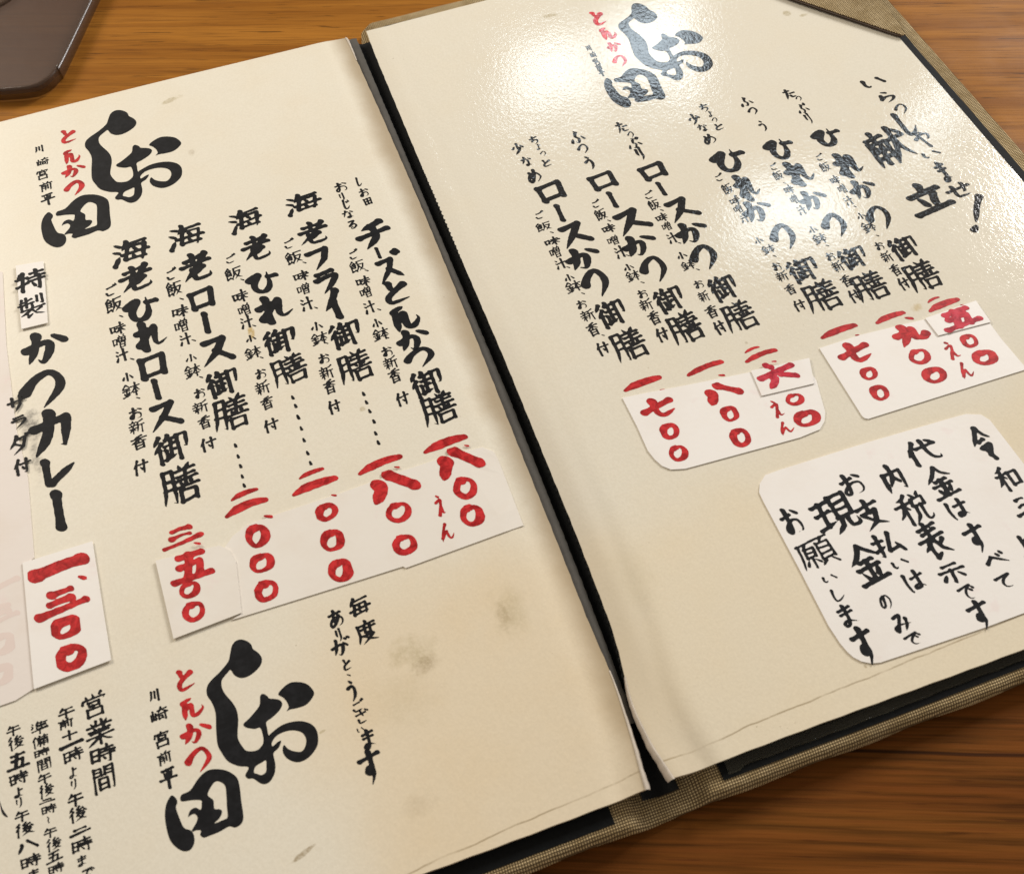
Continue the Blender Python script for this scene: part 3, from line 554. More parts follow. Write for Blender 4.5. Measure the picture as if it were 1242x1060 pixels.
def card_material(name, col, stain=.12):
    k = NT(name)
    f = k.noise(50, 5, .6)
    c = k.mix(k.ramp(f, .42, .75, 0, stain * 2), col, (.66, .53, .40))
    pink = k.math('MULTIPLY', k.ramp(k.noise(120, 3, .6), .62, .74), .25)
    c = k.mix(pink, c, (.80, .60, .58))
    k.p(Base_Color=c, Roughness=.48, Normal=k.bump(k.noise(700, 3), .08, .0003))
    k.b.inputs['Specular IOR Level'].default_value = .3
    return k.m


def wood_material():
    k = NT('table_wood')
    ang = GRAIN
    sx, sy = at_z((68.6, -17.0), 0)
    SEAM = (sx * math.sin(ang) + sy * math.cos(ang)) * MM
    g = k.map(rot=(0, 0, ang))
    v1 = k.map(vec=g, scale=(1.6, 34, 8))
    v2 = k.map(vec=g, scale=(7, 260, 20))
    v3 = k.map(vec=g, scale=(14, 700, 20))
    a = k.noise(3.2, 5, .6, vec=v1, dist=.7)
    b = k.noise(2.2, 4, .6, vec=v2, dist=.2)
    c = k.noise(2.4, 4, .65, vec=v3)
    col = k.mix(k.ramp(a, .30, .70), (.235, .085, .011), (.375, .152, .022))
    col = k.mix(k.math('MULTIPLY', k.ramp(b, .50, .70), .40), col, (.085, .028, .007))
    col = k.mix(k.math('MULTIPLY', k.ramp(c, .50, .68), .42), col, (.055, .018, .005))
    # open dark pores and a few long cracks along the grain
    d = k.noise(1.6, 2, .5, vec=k.map(vec=g, scale=(28, 560, 20)))
    col = k.mix(k.math('MULTIPLY', k.ramp(d, .64, .70), .6), col, (.022, .009, .004))
    # near-side shade painted into the wood colour; a board joint runs along the grain
    sg = k.n('ShaderNodeSeparateXYZ')
    k.set(sg.inputs[0], g)
    jy = k.math('ADD', sg.outputs[1], k.math('MULTIPLY', k.math('SUBTRACT', k.noise(18, 3), .5), .0012))
    near = k.ramp(jy, SEAM + .0606, SEAM + .0594)
    col = k.mix(k.math('MULTIPLY', near, .74), col, k.mix(k.ramp(b, .35, .65), (.145, .040, .009), (.040, .011, .003)))
    joint = k.ramp(k.math('ABSOLUTE', k.math('SUBTRACT', jy, SEAM)), .0007, .0002)
    col = k.mix(k.math('MULTIPLY', joint, .8), col, (.016, .006, .003))
    h = k.math('ADD', k.math('MULTIPLY', c, -.5), k.math('MULTIPLY', b, -.6))
    n1 = k.bump(h, .35, .0004)
    n2 = k.bump(k.noise(60, 3), .12, .001, n1)
    k.p(Base_Color=col, Roughness=k.ramp(k.noise(35, 4), .3, .7, .40, .55), Normal=n2)
    k.b.inputs['Specular IOR Level'].default_value = .05
    return k.m


def cloth_material(name):
    k = NT(name)
    def wave(axis_rot):
        w = k.n('ShaderNodeTexWave', wave_type='BANDS', bands_direction='X')
        k.set(w.inputs['Vector'], k.map(rot=(0, 0, axis_rot)))
        w.inputs['Scale'].default_value = 470
        w.inputs['Distortion'].default_value = 1.3
        w.inputs['Detail'].default_value = 1
        w.inputs['Detail Scale'].default_value = .6
        return w.outputs['Fac']
    wx, wy = wave(0.03), wave(math.radians(90))
    weave = k.math('MULTIPLY', k.ramp(wx, .0, .58), k.ramp(wy, .0, .58))
    thread = k.noise(240, 3, .6)
    base = k.mix(k.ramp(thread, .3, .7), (.64, .47, .235), (.88, .68, .385))
    dirt = k.ramp(k.noise(28, 4, .6), .45, .75)
    base = k.mix(k.math('MULTIPLY', dirt, .3), base, (.16, .105, .05))
    col = k.mix(weave, (.15, .10, .048), base)
    k.p(Base_Color=col, Roughness=.92, Normal=k.bump(weave, .9, .0005))
    k.b.inputs['Specular IOR Level'].default_value = .12
    return k.m


def flat_material(name, col, rough=.6, spec=.3, var=.5, scale=120, bump=.1):
    k = NT(name)
    f = k.noise(scale, 4, .6)
    k.p(Base_Color=k.mix(f, tuple(x * (1 - var) for x in col), tuple(x * (1 + var) for x in col)), Roughness=rough,
        Normal=k.bump(f, bump, .0004))
    k.b.inputs['Specular IOR Level'].default_value = spec
    return k.m


# ------------------------------------------------------------------ object helpers
def link(o, parent=None):
    COL.objects.link(o)
    if parent:
        o.parent = parent
    return o


def mesh_obj(name, verts_mm, faces, mat, parent=None, smooth=False):
    me = bpy.data.meshes.new(name)
    me.from_pydata([(x * MM, y * MM, z * MM) for x, y, z in verts_mm], [], faces)
    me.update()
    if smooth:
        me.polygons.foreach_set('use_smooth', [True] * len(me.polygons))
    for m in (mat if isinstance(mat, (list, tuple)) else [mat]):
        me.materials.append(m)
    return link(bpy.data.objects.new(name, me), parent)


def empty(name, label, cat):
    o = bpy.data.objects.new(name, None)
    o.empty_display_size = .02
    o['label'] = label
    o['category'] = cat
    return link(o)


def pts(s):
    return [tuple(map(float, t.split(','))) for t in s.split()]


def at_z(p, z):
    """a point read at page height, moved along its line of sight to height z"""
    k = (CAM_H + Z_PAGE - z) / CAM_H
    return (CAM_XY[0] + (p[0] - CAM_XY[0]) * k, CAM_XY[1] + (p[1] - CAM_XY[1]) * k)


def catmull(P, n, closed=False):
    P = [np.array(p, float) for p in P]
    N = len(P)
    out = []
    for i in range(N if closed else N - 1):
        if closed:
            a, b, c, d = P[i - 1], P[i], P[(i + 1) % N], P[(i + 2) % N]
        else:
            a, b, c, d = P[max(i - 1, 0)], P[i], P[i + 1], P[min(i + 2, N - 1)]
        for j in range(n):
            t = j / n
            out.append(.5 * (2 * b + (c - a) * t + (2 * a - 5 * b + 4 * c - d) * t * t + (3 * b - a - 3 * c + d) * t ** 3))
    if not closed:
        out.append(P[-1])
    return out


# ------------------------------------------------------------------ page surface
GL = [(-1.2, 298), (-.5, 294), (.3, 250), (.8, 200), (.5, 140), (-.2, 100), (-.5, 70), (-1.0, 45), (-.8, 27), (-2.2, 13), (-4.0, .5), (-4.2, -2)]
GM = [(2.2, 298), (2.2, 286), (2.2, 190), (2.3, 118), (1.2, 63), (.5, 38), (.0, 27), (-.2, 17), (-.2, -2)]
GR = [(7.4, 298), (6.8, 281), (6.3, 230), (6.1, 190), (6.0, 132), (5.0, 69), (3.9, 40), (2.7, 31), (.6, 20), (1.3, 8), (3.4, -1), (3.6, -2)]


def along(T, v):
    vs = [q[1] for q in T][::-1]
    us = [q[0] for q in T][::-1]
    if v >= vs[-1] or v <= vs[0]:
        return float(np.interp(v, vs, us))
    return sum(w * float(np.interp(v + d, vs, us)) for d, w in ((-5, .1), (-2.5, .2), (0, .4), (2.5, .2), (5, .1)))


def sm(x):
    x = min(1, max(0, x))
    return x * x * (3 - 2 * x)


def zpage(side, u, v):
    z = Z_PAGE + .18 * math.sin(u * .043 + v * .017) + .12 * math.sin(v * .06 - u * .021)
    if side == 'L':
        d = along(GL, v) - u
        z -= .7 * sm(1 - d / 11)
        z += 1.6 * sm((42 - v) / 42) * sm(1 - d / 7)
    else:
        d = u - along(GR, v)
        z -= (.12 + .6 * sm((150 - v) / 150)) * math.exp(-((d - 8.5) / 2.8) ** 2)
        z += 1.3 * sm((40 - v) / 40) * sm(1 - d / 6)
    return z


def page_mesh(name, side, mat, parent):
    us = np.linspace(0, 1, 90) ** (1.6)
    vs = np.linspace(296.3, 0, 150)
    V, F = [], []
    for v in vs:
        e = along(GL if side == 'L' else GR, v)
        jit = .04 * math.sin(v * 1.9) + .05 * math.sin(v * .77 + 1)
        e += jit
        far = -186.0 if side == 'L' else 190.4
        for s in us:
            u = e + (far - e) * s
            vv = v
            if v < .01:
                vv += .18 * math.sin(u * .05) + .05 * math.sin(u * .63)
            V.append((u, vv, zpage(side, u, v)))
    n = len(us)
    for j in range(len(vs) - 1):
        for i in range(n - 1):
            a = j * n + i
            q = (a, a + 1, a + n + 1, a + n)
            F.append(q if side == 'L' else q[::-1])
    o = mesh_obj(name, V, F, mat, parent, smooth=True)
    me = o.data
    if me.polygons[0].normal.z < 0:
        me.flip_normals()
    md = o.modifiers.new('thickness', 'SOLIDIFY')
    md.thickness = .0009
    md.offset = -1
    es = o.modifiers.new('crisp_rim', 'EDGE_SPLIT')
    es.split_angle = math.radians(45)
    return o


# ------------------------------------------------------------------ brush lettering
GL_T = {}
for ln in GLYPHS.strip().splitlines():
    if ln[0] == ':' or ln[1] == ' ':
        strokes = []
        for s in ln[2:].strip().split(';'):
            s = s.strip()
            if s:
                strokes.append((s[0], [(int(t[:2]), int(t[2:])) for t in s[1:].split()]))
        GL_T[ln[0]] = strokes

TIP = 1.42
HANDS = {  # brush radius on the 100 grid, slant, grid cells
    'big': (8.0, .06, 60), 'small': (7.0, .05, 38), 'greet': (7.0, .05, 40), 'tiny': (6.9, .05, 34), 'tinyb': (6.8, .05, 34),
    'note': (6.6, .05, 44), 'notebig': (6.8, .05, 56), 'red': (9.0, .05, 44), 'redbig': (11.5, .05, 56),
    'redbar': (9.0, .0, 44), 'redthin': (6.0, .03, 36), 'redwet': (9.4, .05, 48), 'redem': (8.0, .05, 40),
    'dash': (15, 0, 14), 'ghost': (11, .05, 36)}


def stroke_samples(kind, P, r, asp):
    P = [np.array(p, float) * asp for p in P]
    if kind in 'ucb' and len(P) > 2:
        Q = catmull(P, 7)
    else:
        Q = []
        for a, b in zip(P[:-1], P[1:]):
            n = max(2, int(np.hypot(*(b - a)) / 5))
            Q += [a + (b - a) * j / n for j in range(n)]
        Q.append(P[-1])
    Q = np.array(Q)
    seg = np.hypot(*np.diff(Q, axis=0).T)
    L = max(seg.sum(), 1e-6)
    t = np.concatenate([[0], np.cumsum(seg)]) / L
    dirv = np.gradient(Q, axis=0)
    dirv /= np.maximum(np.hypot(dirv[:, 0], dirv[:, 1]), 1e-6)[:, None]
    w = .80 + .28 * np.abs(dirv[:, 1])                       # horizontals are thinner
    w *= 1 + .10 * rng.normal() * np.sin(t * 3.1)
    w *= 1 + .30 * np.exp(-(t / .10) ** 2)                   # the brush is set down
    if kind == 'd':
        w *= .35 + 1.05 * np.sqrt(np.clip(t, 0, 1)) * (1.0 - .25 * t)
    elif kind == 'b':
        w *= np.clip(.30 + t / .30 * .7, 0, 1) * (1 - .25 * np.clip((t - .8) / .2, 0, 1))
    elif kind in 'tu':
        w *= np.where(t > .62, np.clip(1 - ((t - .62) / .38) ** 1.5 * .86, .1, 1), 1)
    else:
        w *= 1 + .22 * np.exp(-((1 - t) / .09) ** 2)
    return Q, r * w


def glyph_field(ch, hand, w_mm, h_mm):
    r0, slant, N = HANDS[hand]
    strokes = GL_T['—' if hand == 'redbar' else ch]
    n = len(strokes)
    r = r0 * min(1.12, max(.54, 1.20 - .043 * n))
    if ch in 'ロースひれかつとンカレチフライ一七八九田':
        r *= 1.16
    if ch == '〇':
        r *= 1.42
    if ch == '、':
        r *= 1.9
    if ch == '八' and hand == 'red':
        r *= 1.3
    if ch in '三二' and hand.startswith('red'):
        r *= .80
    big = max(w_mm, h_mm)
    asp = np.array((w_mm / big, h_mm / big))
    r *= (.55 + .45 * min(asp)) if ch not in 'ー一:、' else .95
    A, B, R1, R2 = [], [], [], []
    for kind, P in strokes:
        P = [(x + rng.normal() * 1.2, y + rng.normal() * 1.2) for x, y in P]
        P = [(x, y - slant * 1.6 * (x - 50)) for x, y in P]
        Q, w = stroke_samples(kind, P, r, asp)
        A.append(Q[:-1]); B.append(Q[1:]); R1.append(w[:-1]); R2.append(w[1:])
    A = np.concatenate(A); B = np.concatenate(B); R1 = np.concatenate(R1); R2 = np.concatenate(R2)
    if ch in '〇三二':
        R1 = R1 * (1 + .22 * np.sin(np.linspace(0, 9, len(R1)) + rng.uniform(0, 6)))
        R2 = np.append(R1[1:], R2[-1:])
    lo, hi = A.min(0) - 14, np.maximum(A.max(0), B.max(0)) + 14
    lo = np.minimum(lo, B.min(0) - 14)
    st = 132 / N
    gx = np.arange(lo[0], hi[0] + st, st)
    gy = np.arange(lo[1], hi[1] + st, st)
    X, Y = np.meshgrid(gx, gy)
    p0 = np.stack([X.ravel(), Y.ravel()], 1)
    # the tip of the brush is an oval lying along the down-right diagonal
    T = np.array(((.7071, .7071 * TIP), (.7071, -.7071 * TIP)))
    p, A, B = p0 @ T, A @ T, B @ T
    d = np.full(len(p), 1e9)
    AB = B - A
    LL = np.maximum((AB ** 2).sum(1), 1e-9)
    for i in range(len(A)):
        q = p - A[i]
        t = np.clip((q @ AB[i]) / LL[i], 0, 1)
        e = q - t[:, None] * AB[i]
        np.minimum(d, np.hypot(e[:, 0], e[:, 1]) - TIP ** .5 * (R1[i] + (R2[i] - R1[i]) * t), out=d)
    d /= TIP ** .5
    p = p0
    ph = rng.uniform(0, 6, 6)
    d += .45 * np.sin(p[:, 0] * .31 + ph[0]) * np.sin(p[:, 1] * .27 + ph[1]) + .35 * np.sin(p[:, 0] * .9 + ph[2]) * np.sin(p[:, 1] * .8 + ph[3])
    return gx, gy, d.reshape(len(gy), len(gx)), asp, big


def contour_fill(gx, gy, D):
    """filled polygons where D < 0 (marching squares)"""
    V, F, idx = [], [], {}
    ins = D < 0
    cell = ins[:-1, :-1] | ins[:-1, 1:] | ins[1:, :-1] | ins[1:, 1:]
    def vid(key, x, y):
        if key not in idx:
            idx[key] = len(V)
            V.append((x, y))
        return idx[key]
    for j, i in zip(*np.nonzero(cell)):
        cs = ((j, i), (j, i + 1), (j + 1, i + 1), (j + 1, i))
        poly = []
        for k in range(4):
            a, b = cs[k], cs[(k + 1) % 4]
            da, db = D[a], D[b]
            if da < 0:
                poly.append(vid(a, gx[a[1]], gy[a[0]]))
            if (da < 0) != (db < 0):
                t = da / (da - db)
                key = (a, b) if a < b else (b, a)
                poly.append(vid(key, gx[a[1]] + (gx[b[1]] - gx[a[1]]) * t, gy[a[0]] + (gy[b[0]] - gy[a[0]]) * t))
        if len(poly) >= 3:
            F.append(poly[::-1])
    return V, F


def lettering(items, hand, zf, lift):
    V, F = [], []
    for ch, u, v, w, h in items:
        gx, gy, D, asp, big = glyph_field(ch, hand, w, h)
        vs, fs = contour_fill(gx, gy, D)
        a = math.radians(rng.normal() * 1.6)
        ca, sa = math.cos(a), math.sin(a)
        base = len(V)
        for x, y in vs:
            dx, dy = (x - 50 * asp[0]) / 100 * big, (50 * asp[1] - y) / 100 * big
            uu, vv = u + dx * ca - dy * sa, v + dx * sa + dy * ca
            V.append((uu, vv, zf(uu, vv) + lift))
        F += [[base + i for i in f] for f in fs]
    return V, F


def outline_fill(loops, zf, lift, sub=4):
    loops = [catmull(l, sub, True) for l in loops]
    L3 = [[Vector((p[0], p[1], 0)) for p in l] for l in loops]
    tri = tessellate_polygon(L3)
    flat = [p for l in L3 for p in l]
    V = [(p.x, p.y, zf(p.x, p.y) + lift) for p in flat]
    F = []
    for t in tri:
        a, b, c = (flat[i] for i in t)
        F.append(tuple(t) if (b - a).cross(c - a).z > 0 else tuple(t)[::-1])
    return V, F


# ------------------------------------------------------------------ the table
rx, ry = CAM_R[0][0], CAM_R[1][0]
GRAIN = -math.atan2(ry, rx) + math.radians(2)
wood = wood_material()
tm = bmesh.new()
bmesh.ops.create_cube(tm, size=1, matrix=Matrix.Translation((.05, .25, -.015)) @ Matrix.Rotation(-GRAIN, 4, 'Z') @ Matrix.Diagonal((1.5, 1.2, .03, 1)))
bmesh.ops.bevel(tm, geom=tm.edges[:], offset=.004, segments=3, affect='EDGES')
me = bpy.data.meshes.new('table')
tm.to_mesh(me)
tm.free()
me.materials.append(wood)
table = link(bpy.data.objects.new('table', me))
table['kind'] = 'structure'

# ------------------------------------------------------------------ the menu
menu = empty('menu_book', 'open handwritten menu book with cream laminated pages and a linen cover', 'menu')
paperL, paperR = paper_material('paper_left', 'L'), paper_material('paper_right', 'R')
BLACK = (.008, .008, .009)
RED = (.47, .013, .014)
INK = {'L': ink_material('ink_matt', 'L', BLACK), 'R': ink_material('ink_under_film', 'R', BLACK)}
RINK = ink_material('red_ink', 'L', RED, red=True)
WINK = ink_material('washed_red_ink', 'L', (.47, .012, .03), wet=True, red=True)
RFILM = ink_material('red_ink_under_film', 'R', RED)
GHOST = flat_material('ghost_ink', (.76, .635, .575), .5, .3, .06)
card_white = card_material('card_white', (.87, .825, .775), .07)
card_tan = card_material('card_cream', (.82, .765, .69), .09)
card_pink = card_material('card_pinkish', (.80, .725, .665), .10)
linen = cloth_material('linen_cloth')
black_cloth = flat_material('black_lining', (.0075, .008, .008), .7, .12, .5, 900, .3)
grey_cloth = flat_material('worn_binding_cloth', (.085, .077, .066), .7, .3, .35, 160, .5)
edge_paper = flat_material('worn_page_edge', (.58, .50, .41), .6, .3, .25, 240, .4)

# cover: two cloth boards joined by a sunken spine
def cover_z(u):
    a = abs(u - .5)
    return 2.6 + 3.4 * sm((a - 5.5) / 5.5)

us = list(np.linspace(-196, -14, 30)) + list(np.linspace(-12.5, 13.5, 27)) + list(np.linspace(15, 200.6, 40))
def cover_row(v, zmul, zadd=0):
    row = []
    for i, u in enumerate(us):
        z = cover_z(u) * zmul + zadd
        row.append((u, v + .25 * math.sin(u * .21) * (1 if v < 100 else .4), max(.3, z)))
    return row
rows = [cover_row(-4.6, 0, .3), cover_row(-6.3, .2), cover_row(-6.9, .42), cover_row(-6.8, .68), cover_row(-6.1, .90), cover_row(-5.0, 1.0)]
rows += [cover_row(v, 1.0) for v in np.linspace(0, 300, 60)]
rows += [cover_row(303.6, 1.0), cover_row(304.8, .9), cover_row(305.4, .6), cover_row(305.4, 0, .3)]
# the left board is the shorter one: the page hides its far edge
rows = [[(x, y - (y + 6) / 311 * 15 * sm((7 - x) / 4) if y > 0 else y, z) for x, y, z in r] for r in rows]
n = len(us)
V = [p for r in rows for p in r]
F = [(j * n + i, j * n + i + 1, (j + 1) * n + i + 1, (j + 1) * n + i) for j in range(len(rows) - 1) for i in range(n - 1)]
# rolled right edge
b0 = len(V)
for j in range(len(rows)):
    x, y, z = rows[j][-1]
    V += [(x + .7, y, max(.3, z - .8)), (x + .9, y, max(.3, z * .5)), (x + .2, y, .3)]
for j in range(len(rows) - 1):
    a, b = j * n + n - 1, (j + 1) * n + n - 1
    c, d = b0 + j * 3, b0 + (j + 1) * 3
    F += [(a, c, d, b), (c, c + 1, d + 1, d), (c + 1, c + 2, d + 2, d + 1)]
cover = mesh_obj('cover', V, F, linen, menu, smooth=True)


def slab(name, outline, z0, z1, mat, parent, zf=None, sub=0):
    """flat piece with its own thickness; outline in mm, anticlockwise or not"""
    P = catmull(outline, sub, True) if sub else [np.array(p) for p in outline]
    area = sum(P[i - 1][0] * P[i][1] - P[i][0] * P[i - 1][1] for i in range(len(P)))
    if area < 0:
        P = P[::-1]
    N = len(P)
    off = (lambda x, y: zf(x, y)) if zf else (lambda x, y: 0)
    V = [(p[0], p[1], z1 + off(p[0], p[1])) for p in P] + [(p[0], p[1], z0 + off(p[0], p[1])) for p in P]
    F = [(N + i, N + (i + 1) % N, (i + 1) % N, i) for i in range(N)]
    L3 = [[Vector((p[0], p[1], 0)) for p in P]]
    for t in tessellate_polygon(L3):
        a, b, c = (L3[0][i] for i in t)
        t = tuple(t) if (b - a).cross(c - a).z > 0 else tuple(t)[::-1]
        F += [t, tuple(N + i for i in t[::-1])]
    return mesh_obj(name, V, F, mat, parent)


slab('lining', [(14.9, -3.7), (60, -3.9), (120, -3.6), (195.6, -3.8), (195.6, 300), (14.9, 300)], 5.9, 6.25, black_cloth, cover)
slab('lining', [(-13.2, -4.1), (-13.4, 286), (-190, 286), (-190, -4.3), (-80, -4.0)], 5.9, 6.25, black_cloth, cover)

# clear sleeve peeping out below the right page
k = NT('clear_sleeve')
k.p(Base_Color=(.10, .09, .06), Roughness=.10, Alpha=.22, Normal=k.bump(k.noise(160, 3), .9, .0015))
sleeve_m = k.m
V, F = [], []
SU = np.linspace(16.5, 193, 120)
for u in SU:
    e = -2.3 + .16 * math.sin(u * .09) + .08 * math.sin(u * .61) - (.7 if u < 20 else 0)
    zz = 7.5 + .25 * math.sin(u * .12 + 1) + .06 * math.sin(u * .9)
    V += [(u, 6, 7.5), (u, 1.0, 7.6), (u, e * .4, zz), (u, e, zz - .5), (u, e - .1, zz - .75), (u, e + .4, zz - .85)]
for i in range(len(SU) - 1):
    for j in range(5):
        a = i * 6 + j
        F.append((a, a + 1, a + 7, a + 6))
sleeve = mesh_obj('plastic_sleeve', V, F, sleeve_m, menu, smooth=True)

# spine: grey worn cloth rising to the left page, black cord along the right page
V, F = [], []
SV = np.linspace(16, 296, 260)
for v in SV:
    l, m_, r = along(GL, v), along(GM, v), along(GR, v)
    m2 = at_z((m_, v), 7.0)[0] + .45 + .05 * math.sin(v * 1.7) + .04 * rng.normal()
    r2 = r + 2
    zt = zpage('L', l, max(v, 0)) - 1.0
    V += [(l - 1.6, v, zt - .2), (l + .05, v, zt - .15), ((l + m2) / 2 + .1, v, (zt + 7.0) / 2 + .15), (m2, v, 6.9)]
for i in range(len(SV) - 1):
    for j in range(3):
        a = i * 4 + j
        F.append((a, a + 1, a + 5, a + 4))
mesh_obj('binding_strip', V, F, grey_cloth, menu, smooth=True)
V, F = [], []
SV = np.linspace(-1.6, 295, 260)
for v in SV:
    m_, r = along(GM, v), along(GR, v)
    m2 = at_z((m_, v), 5.4)[0]
    m2 = m2 + (along(GL, v) - m2 - .6) * sm((24 - v) / 8)
    V += [(m2 - .5, v, 5.2 + 1.2 * sm((24 - v) / 8)), ((m2 + r) / 2, v, 4.4), (r + .9, v, 4.8), (r + 1.2 + 1.8 * sm(v / 10), v, 5.0 + 1.3 * sm(v / 10))]
for i in range(len(SV) - 1):
    for j in range(3):
        a = i * 4 + j
        F.append((a, a + 1, a + 5, a + 4))
spine = mesh_obj('spine_tape', V, F, black_cloth, menu, smooth=True)
# stitched cord: beads of thread hugging the right page's edge
V, F = [], []
CV = np.linspace(26, 288, 1300)
for v in CV:
    r = along(GR, v)
    rad = .22 + .42 * abs(math.sin(v * math.pi / 2.05)) * (1 if v < 235 else .4)
    for q in range(8):
        a = q * math.pi / 4
        V.append((r - .08 + math.cos(a) * rad, v, 8.4 + math.sin(a) * rad * .9))
for i in range(len(CV) - 1):
    for q in range(8):
        a, b = i * 8 + q, i * 8 + (q + 1) % 8
        F.append((a, b, b + 8, a + 8))
mesh_obj('stitching', V, F, black_cloth, spine, smooth=True)

# pages
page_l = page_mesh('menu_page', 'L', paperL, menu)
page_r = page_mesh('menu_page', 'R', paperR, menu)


def lip(edge, side, v0, v1, w0, w1, dz):
    """the frayed, upturned edge of the page stack beside the gutter"""
    V, F = [], []
    N = 40
    for i in range(N):
        t = i / (N - 1)
        v = v0 + (v1 - v0) * t
        e = along(edge, v)
        s = 1 if side == 'L' else -1
        w = (w0 + (w1 - w0) * t) * (1 + .07 * math.sin(v * .9) + .05 * math.sin(v * 2.3))
        z = zpage(side, e, max(0, v))
        V += [(e - s * .25, v, z + .08), (e + s * .1, v, z + .22 + dz * t), (e + s * w * .6, v, z - .25), (e + s * w, v, z - 1.3), (e + s * w * .7, v, z - 2.0)]
    for i in range(N - 1):
        for j in range(4):
            a = i * 5 + j
            F.append((a, a + 1, a + 6, a + 5))
    o = mesh_obj('page_edge', V, F, edge_paper, page_l if side == 'L' else page_r, smooth=True)
    return o

lip(GL, 'L', 30, -.2, .25, 1.25, .2)
lip(GL, 'L', 282, 296.3, .2, 1.0, .1)
lip(GR, 'R', 27, -.2, .2, 1.5, .3)

# cloth corner that holds the right page
hold = [(163, 256.5), (190.6, 221.2), (197.5, 215.5), (200.4, 214.5), (200.8, 304.5), (118, 304.5)]
hold = [(118.5, 304.5), (150, 271.5), (166, 249.8), (188.9, 220.0), (190.8, 217.6), (192.3, 217.2), (194.6, 238), (196.6, 262), (199.5, 304)]
slab('corner_holder', hold, 9.75, 10.3, linen, cover, sub=0)
k2 = [(118.0, 303.9), (149.5, 270.9), (165.4, 249.2), (188.4, 219.4), (190.6, 217.0), (191.6, 218.0), (189.5, 221), (167, 250.8), (150.5, 272.5), (119, 305)]  # dark strip standing in for the shadow along the holder's edge
slab('corner_shade', k2, 9.5, 10.0, flat_material('holder_shade', (.055, .03, .015), .7, .3), cover)

# cards, slips and their lettering -----------------------------------
POLYS = {k_: pts(v) for k_, v in POLY.items()}
TH = .28
def zL(u, v): return zpage('L', u, v)
def zR(u, v): return zpage('R', u, v)
def card(name, key, side, mat, level=0, label=None):
    zf = zL if side == 'L' else zR
    dense = []
    P = POLYS[key]
    for a, b in zip(P, P[1:] + P[:1]):
        m = max(1, int(math.hypot(b[0] - a[0], b[1] - a[1]) / 5))
        dense += [(a[0] + (b[0] - a[0]) * j / m, a[1] + (b[1] - a[1]) * j / m) for j in range(m)]
    base = .03 + level * (TH + .05)
    V = [(p[0], p[1], 0) for p in dense]
    bm = bmesh.new()
    vs = [bm.verts.new((p[0] * MM, p[1] * MM, 0)) for p in dense]
    f = bm.faces.new(vs)
    bmesh.ops.triangulate(bm, faces=[f])
    for _ in range(2):
        bmesh.ops.subdivide_edges(bm, edges=[e for e in bm.edges if e.calc_length() > .012], cuts=1)
        bmesh.ops.triangulate(bm, faces=bm.faces[:])
    for v in bm.verts:
        v.co.z = (zf(v.co.x / MM, v.co.y / MM) + base + TH) * MM
    bmesh.ops.recalc_face_normals(bm, faces=bm.faces[:])
    me = bpy.data.meshes.new(name)
    bm.to_mesh(me)
    bm.free()
    if me.polygons[0].normal.z < 0:
        me.flip_normals()
    me.materials.append(mat)
    o = link(bpy.data.objects.new(name, me), menu)
    md = o.modifiers.new('thickness', 'SOLIDIFY')
    md.thickness = TH * MM
    md.offset = -1
    if label:
        o['label'] = label
    o['_lift'] = 0
    del o['_lift']
    return o, zf, base + TH

HOST = {
    'L': (page_l, zL, 0), 'R': (page_r, zR, 0),
    'strip': card('paper_slip', 's_strip', 'L', card_pink, 0, 'long pale slip with faint pink marks at the left edge'),
    'slip': card('paper_slip', 's_slip', 'L', card_white, 1, 'small white slip with two black characters'),
    'card': card('price_sticker', 's_card', 'L', card_white, 1, 'upright price sticker with one price in thick red brush strokes'),
    'left': card('price_sticker', 's_left', 'L', card_tan, 0, 'long price sticker with four red prices across the left page'),
    'small': card('price_sticker', 's_small', 'L', card_tan, 1, 'small price sticker overlapping the end of the long one'),
    'ra': card('price_sticker', 's_ra', 'R', card_white, 0, 'round cornered price sticker with three red prices'),
    'ras': card('price_sticker', 's_ras', 'R', card_white, 1, 'small square sticker with one washed red numeral six'),
    'rb': card('price_sticker', 's_rb', 'R', card_white, 0, 'square cornered price sticker near the right edge of the page'),
    'rbs': card('price_sticker', 's_rbs', 'R', card_white, 1, 'small square sticker with one washed red numeral five'),
    'note': card('notice_sticker', 's_note', 'R', card_white, 0, 'large white notice sticker with black handwriting'),
}
for ln in COLS.strip().splitlines():
    host, hand, rest = ln.split('|')
    items = []
    for t in rest.split():
        u, v, w, h = map(float, t[1:].split(','))
        items.append((t[0], u, v, w, h))
    par, zf, lift = HOST[host]
    if host == 'L' and items[0][0] == '特':
        par, zf, lift = HOST['slip']
    if host == 'L' and items[0][0] == 'サ':
        lift = .36
    side = 'R' if host == 'R' else 'L'
    if hand == 'ghost':
        mat = GHOST
    elif hand == 'redwet':
        mat = WINK
    elif hand.startswith('red'):
        mat = RFILM if host == 'R' and hand == 'redem' else RINK
    else:
        mat = INK[side] if host in 'LR' else INK['L']
    V, F = lettering(items, hand, zf, lift + (.012 if hand == 'ghost' else .05))
    mesh_obj('lettering', V, F, mat, par)

# the shop's brushed emblem, three times
def fit(P, A):
    if A is None:
        return P
    A = np.array(A)
    return [tuple(np.array([p[0], p[1], 1]) @ A) for p in P]

for A, side in ((EMBLEM_FITS[0], 'L'), (EMBLEM_FITS[1], 'L'), (EMBLEM_FITS[2], 'R')):
    par, zf, _ = HOST[side]
    V, F = [], []
    for loops in (('emb1', 'emb1h'), ('emb2',), ('emb3',), ('emb4', 'emb4h')):
        v, f = outline_fill([fit(POLYS[q], A) for q in loops], zf, .05)
        b = len(V)
        V += v
        F += [tuple(b + i for i in t) for t in f]
    mesh_obj('shop_emblem', V, F, INK[side], par)
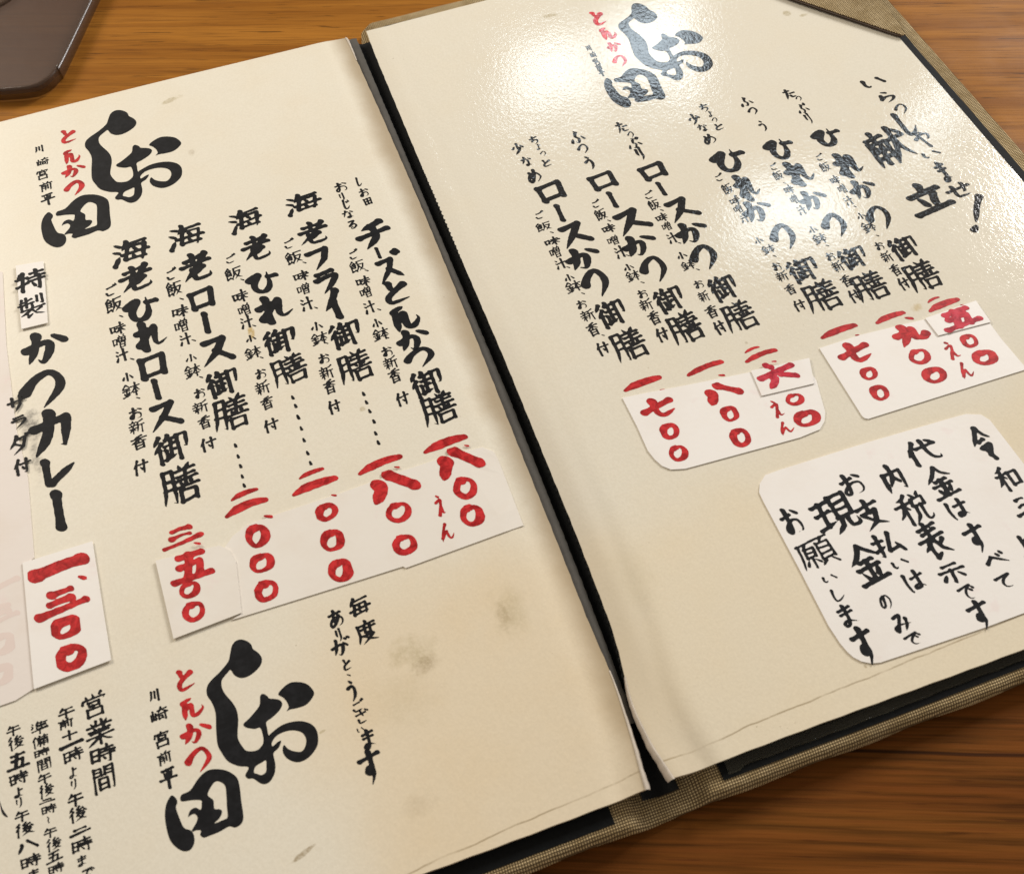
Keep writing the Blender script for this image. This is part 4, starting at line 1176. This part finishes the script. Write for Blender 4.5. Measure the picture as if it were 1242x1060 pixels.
# a brush stroke cut by the left margin
V, F = outline_fill([POLYS['hand1']], zL, .05)
mesh_obj('lettering', V, F, INK['L'], page_l)

# ------------------------------------------------------------------ smoked plastic tray in the far corner
kt = NT('smoked_plastic')
kt.p(Base_Color=(.075, .034, .018), Roughness=.5, Alpha=.50, Normal=kt.bump(kt.noise(90, 3), .15, .001))
kr = NT('smoked_plastic_rim')
kr.p(Base_Color=(.075, .042, .025), Roughness=.25, Alpha=.70)
tray = empty('serving_tray', 'smoked brown plastic tray with a rounded rim in the far corner of the table', 'tray')
corner = [at_z(p, 3) for p in POLYS['tray']]
corner = catmull(corner, 6)
corner = [(float(p[0]), float(p[1])) for p in corner]
e0, e1 = np.array(corner[0]), np.array(corner[1])
d0 = (e0 - e1) / np.hypot(*(e0 - e1))
e2, e3 = np.array(corner[-1]), np.array(corner[-2])
d1 = (e2 - e3) / np.hypot(*(e2 - e3))
side_a = e0 + d0 * 150
ang_b = math.atan2(d0[1], d0[0]) + math.pi / 2
d1 = np.array((math.cos(ang_b), math.sin(ang_b))) * .9 + d1 * .1
d1 /= np.hypot(*d1)
side_b = e2 + d1 * 190
ring = [tuple(side_a)] + corner + [tuple(side_b), tuple(side_a + (side_b - e2))]
cx, cy = np.mean([p[0] for p in ring]), np.mean([p[1] for p in ring])
def inset(P, d):
    out = []
    N = len(P)
    ar = sum(P[i - 1][0] * P[i][1] - P[i][0] * P[i - 1][1] for i in range(N))
    s = 1 if ar > 0 else -1
    for i in range(N):
        a, b, c = (np.array(P[j % N]) for j in (i - 1, i, i + 1))
        t = (b - a) / max(np.hypot(*(b - a)), 1e-6) + (c - b) / max(np.hypot(*(c - b)), 1e-6)
        t /= max(np.hypot(*t), 1e-6)
        out.append(tuple(b + s * d * np.array((-t[1], t[0]))))
    return out
prof = [(0.6, .4), (0, 1.2), (0, 5.0), (.5, 5.8), (1.4, 5.8), (2.0, 5.0), (2.6, 2.6), (4.2, 2.0)]
V, F = [], []
for d, z in prof:
    V += [(p[0], p[1], z) for p in inset(ring, d)]
N = len(ring)
for j in range(len(prof) - 1):
    for i in range(N):
        F.append((j * N + i, j * N + (i + 1) % N, (j + 1) * N + (i + 1) % N, (j + 1) * N + i))
mesh_obj('rim', V, F, kr.m, tray, smooth=True)
slab('tray_base', inset(ring, 3.4), .8, 1.9, kt.m, tray)
# raised ring on the tray floor, half out of the picture
rc = at_z((-130.9, 379.9), 2)
V, F = [], []
NS, NQ = 64, 8
for i in range(NS):
    a = 2 * math.pi * i / NS
    for q in range(NQ):
        b = 2 * math.pi * q / NQ
        rr = 14.5 + 1.3 * math.cos(b)
        V.append((rc[0] + rr * math.cos(a), rc[1] + rr * math.sin(a), 2.0 + .9 * math.sin(b)))
for i in range(NS):
    for q in range(NQ):
        F.append((i * NQ + q, ((i + 1) % NS) * NQ + q, ((i + 1) % NS) * NQ + (q + 1) % NQ, i * NQ + (q + 1) % NQ))
mesh_obj('foot_ring', V, F, kr.m, tray, smooth=True)
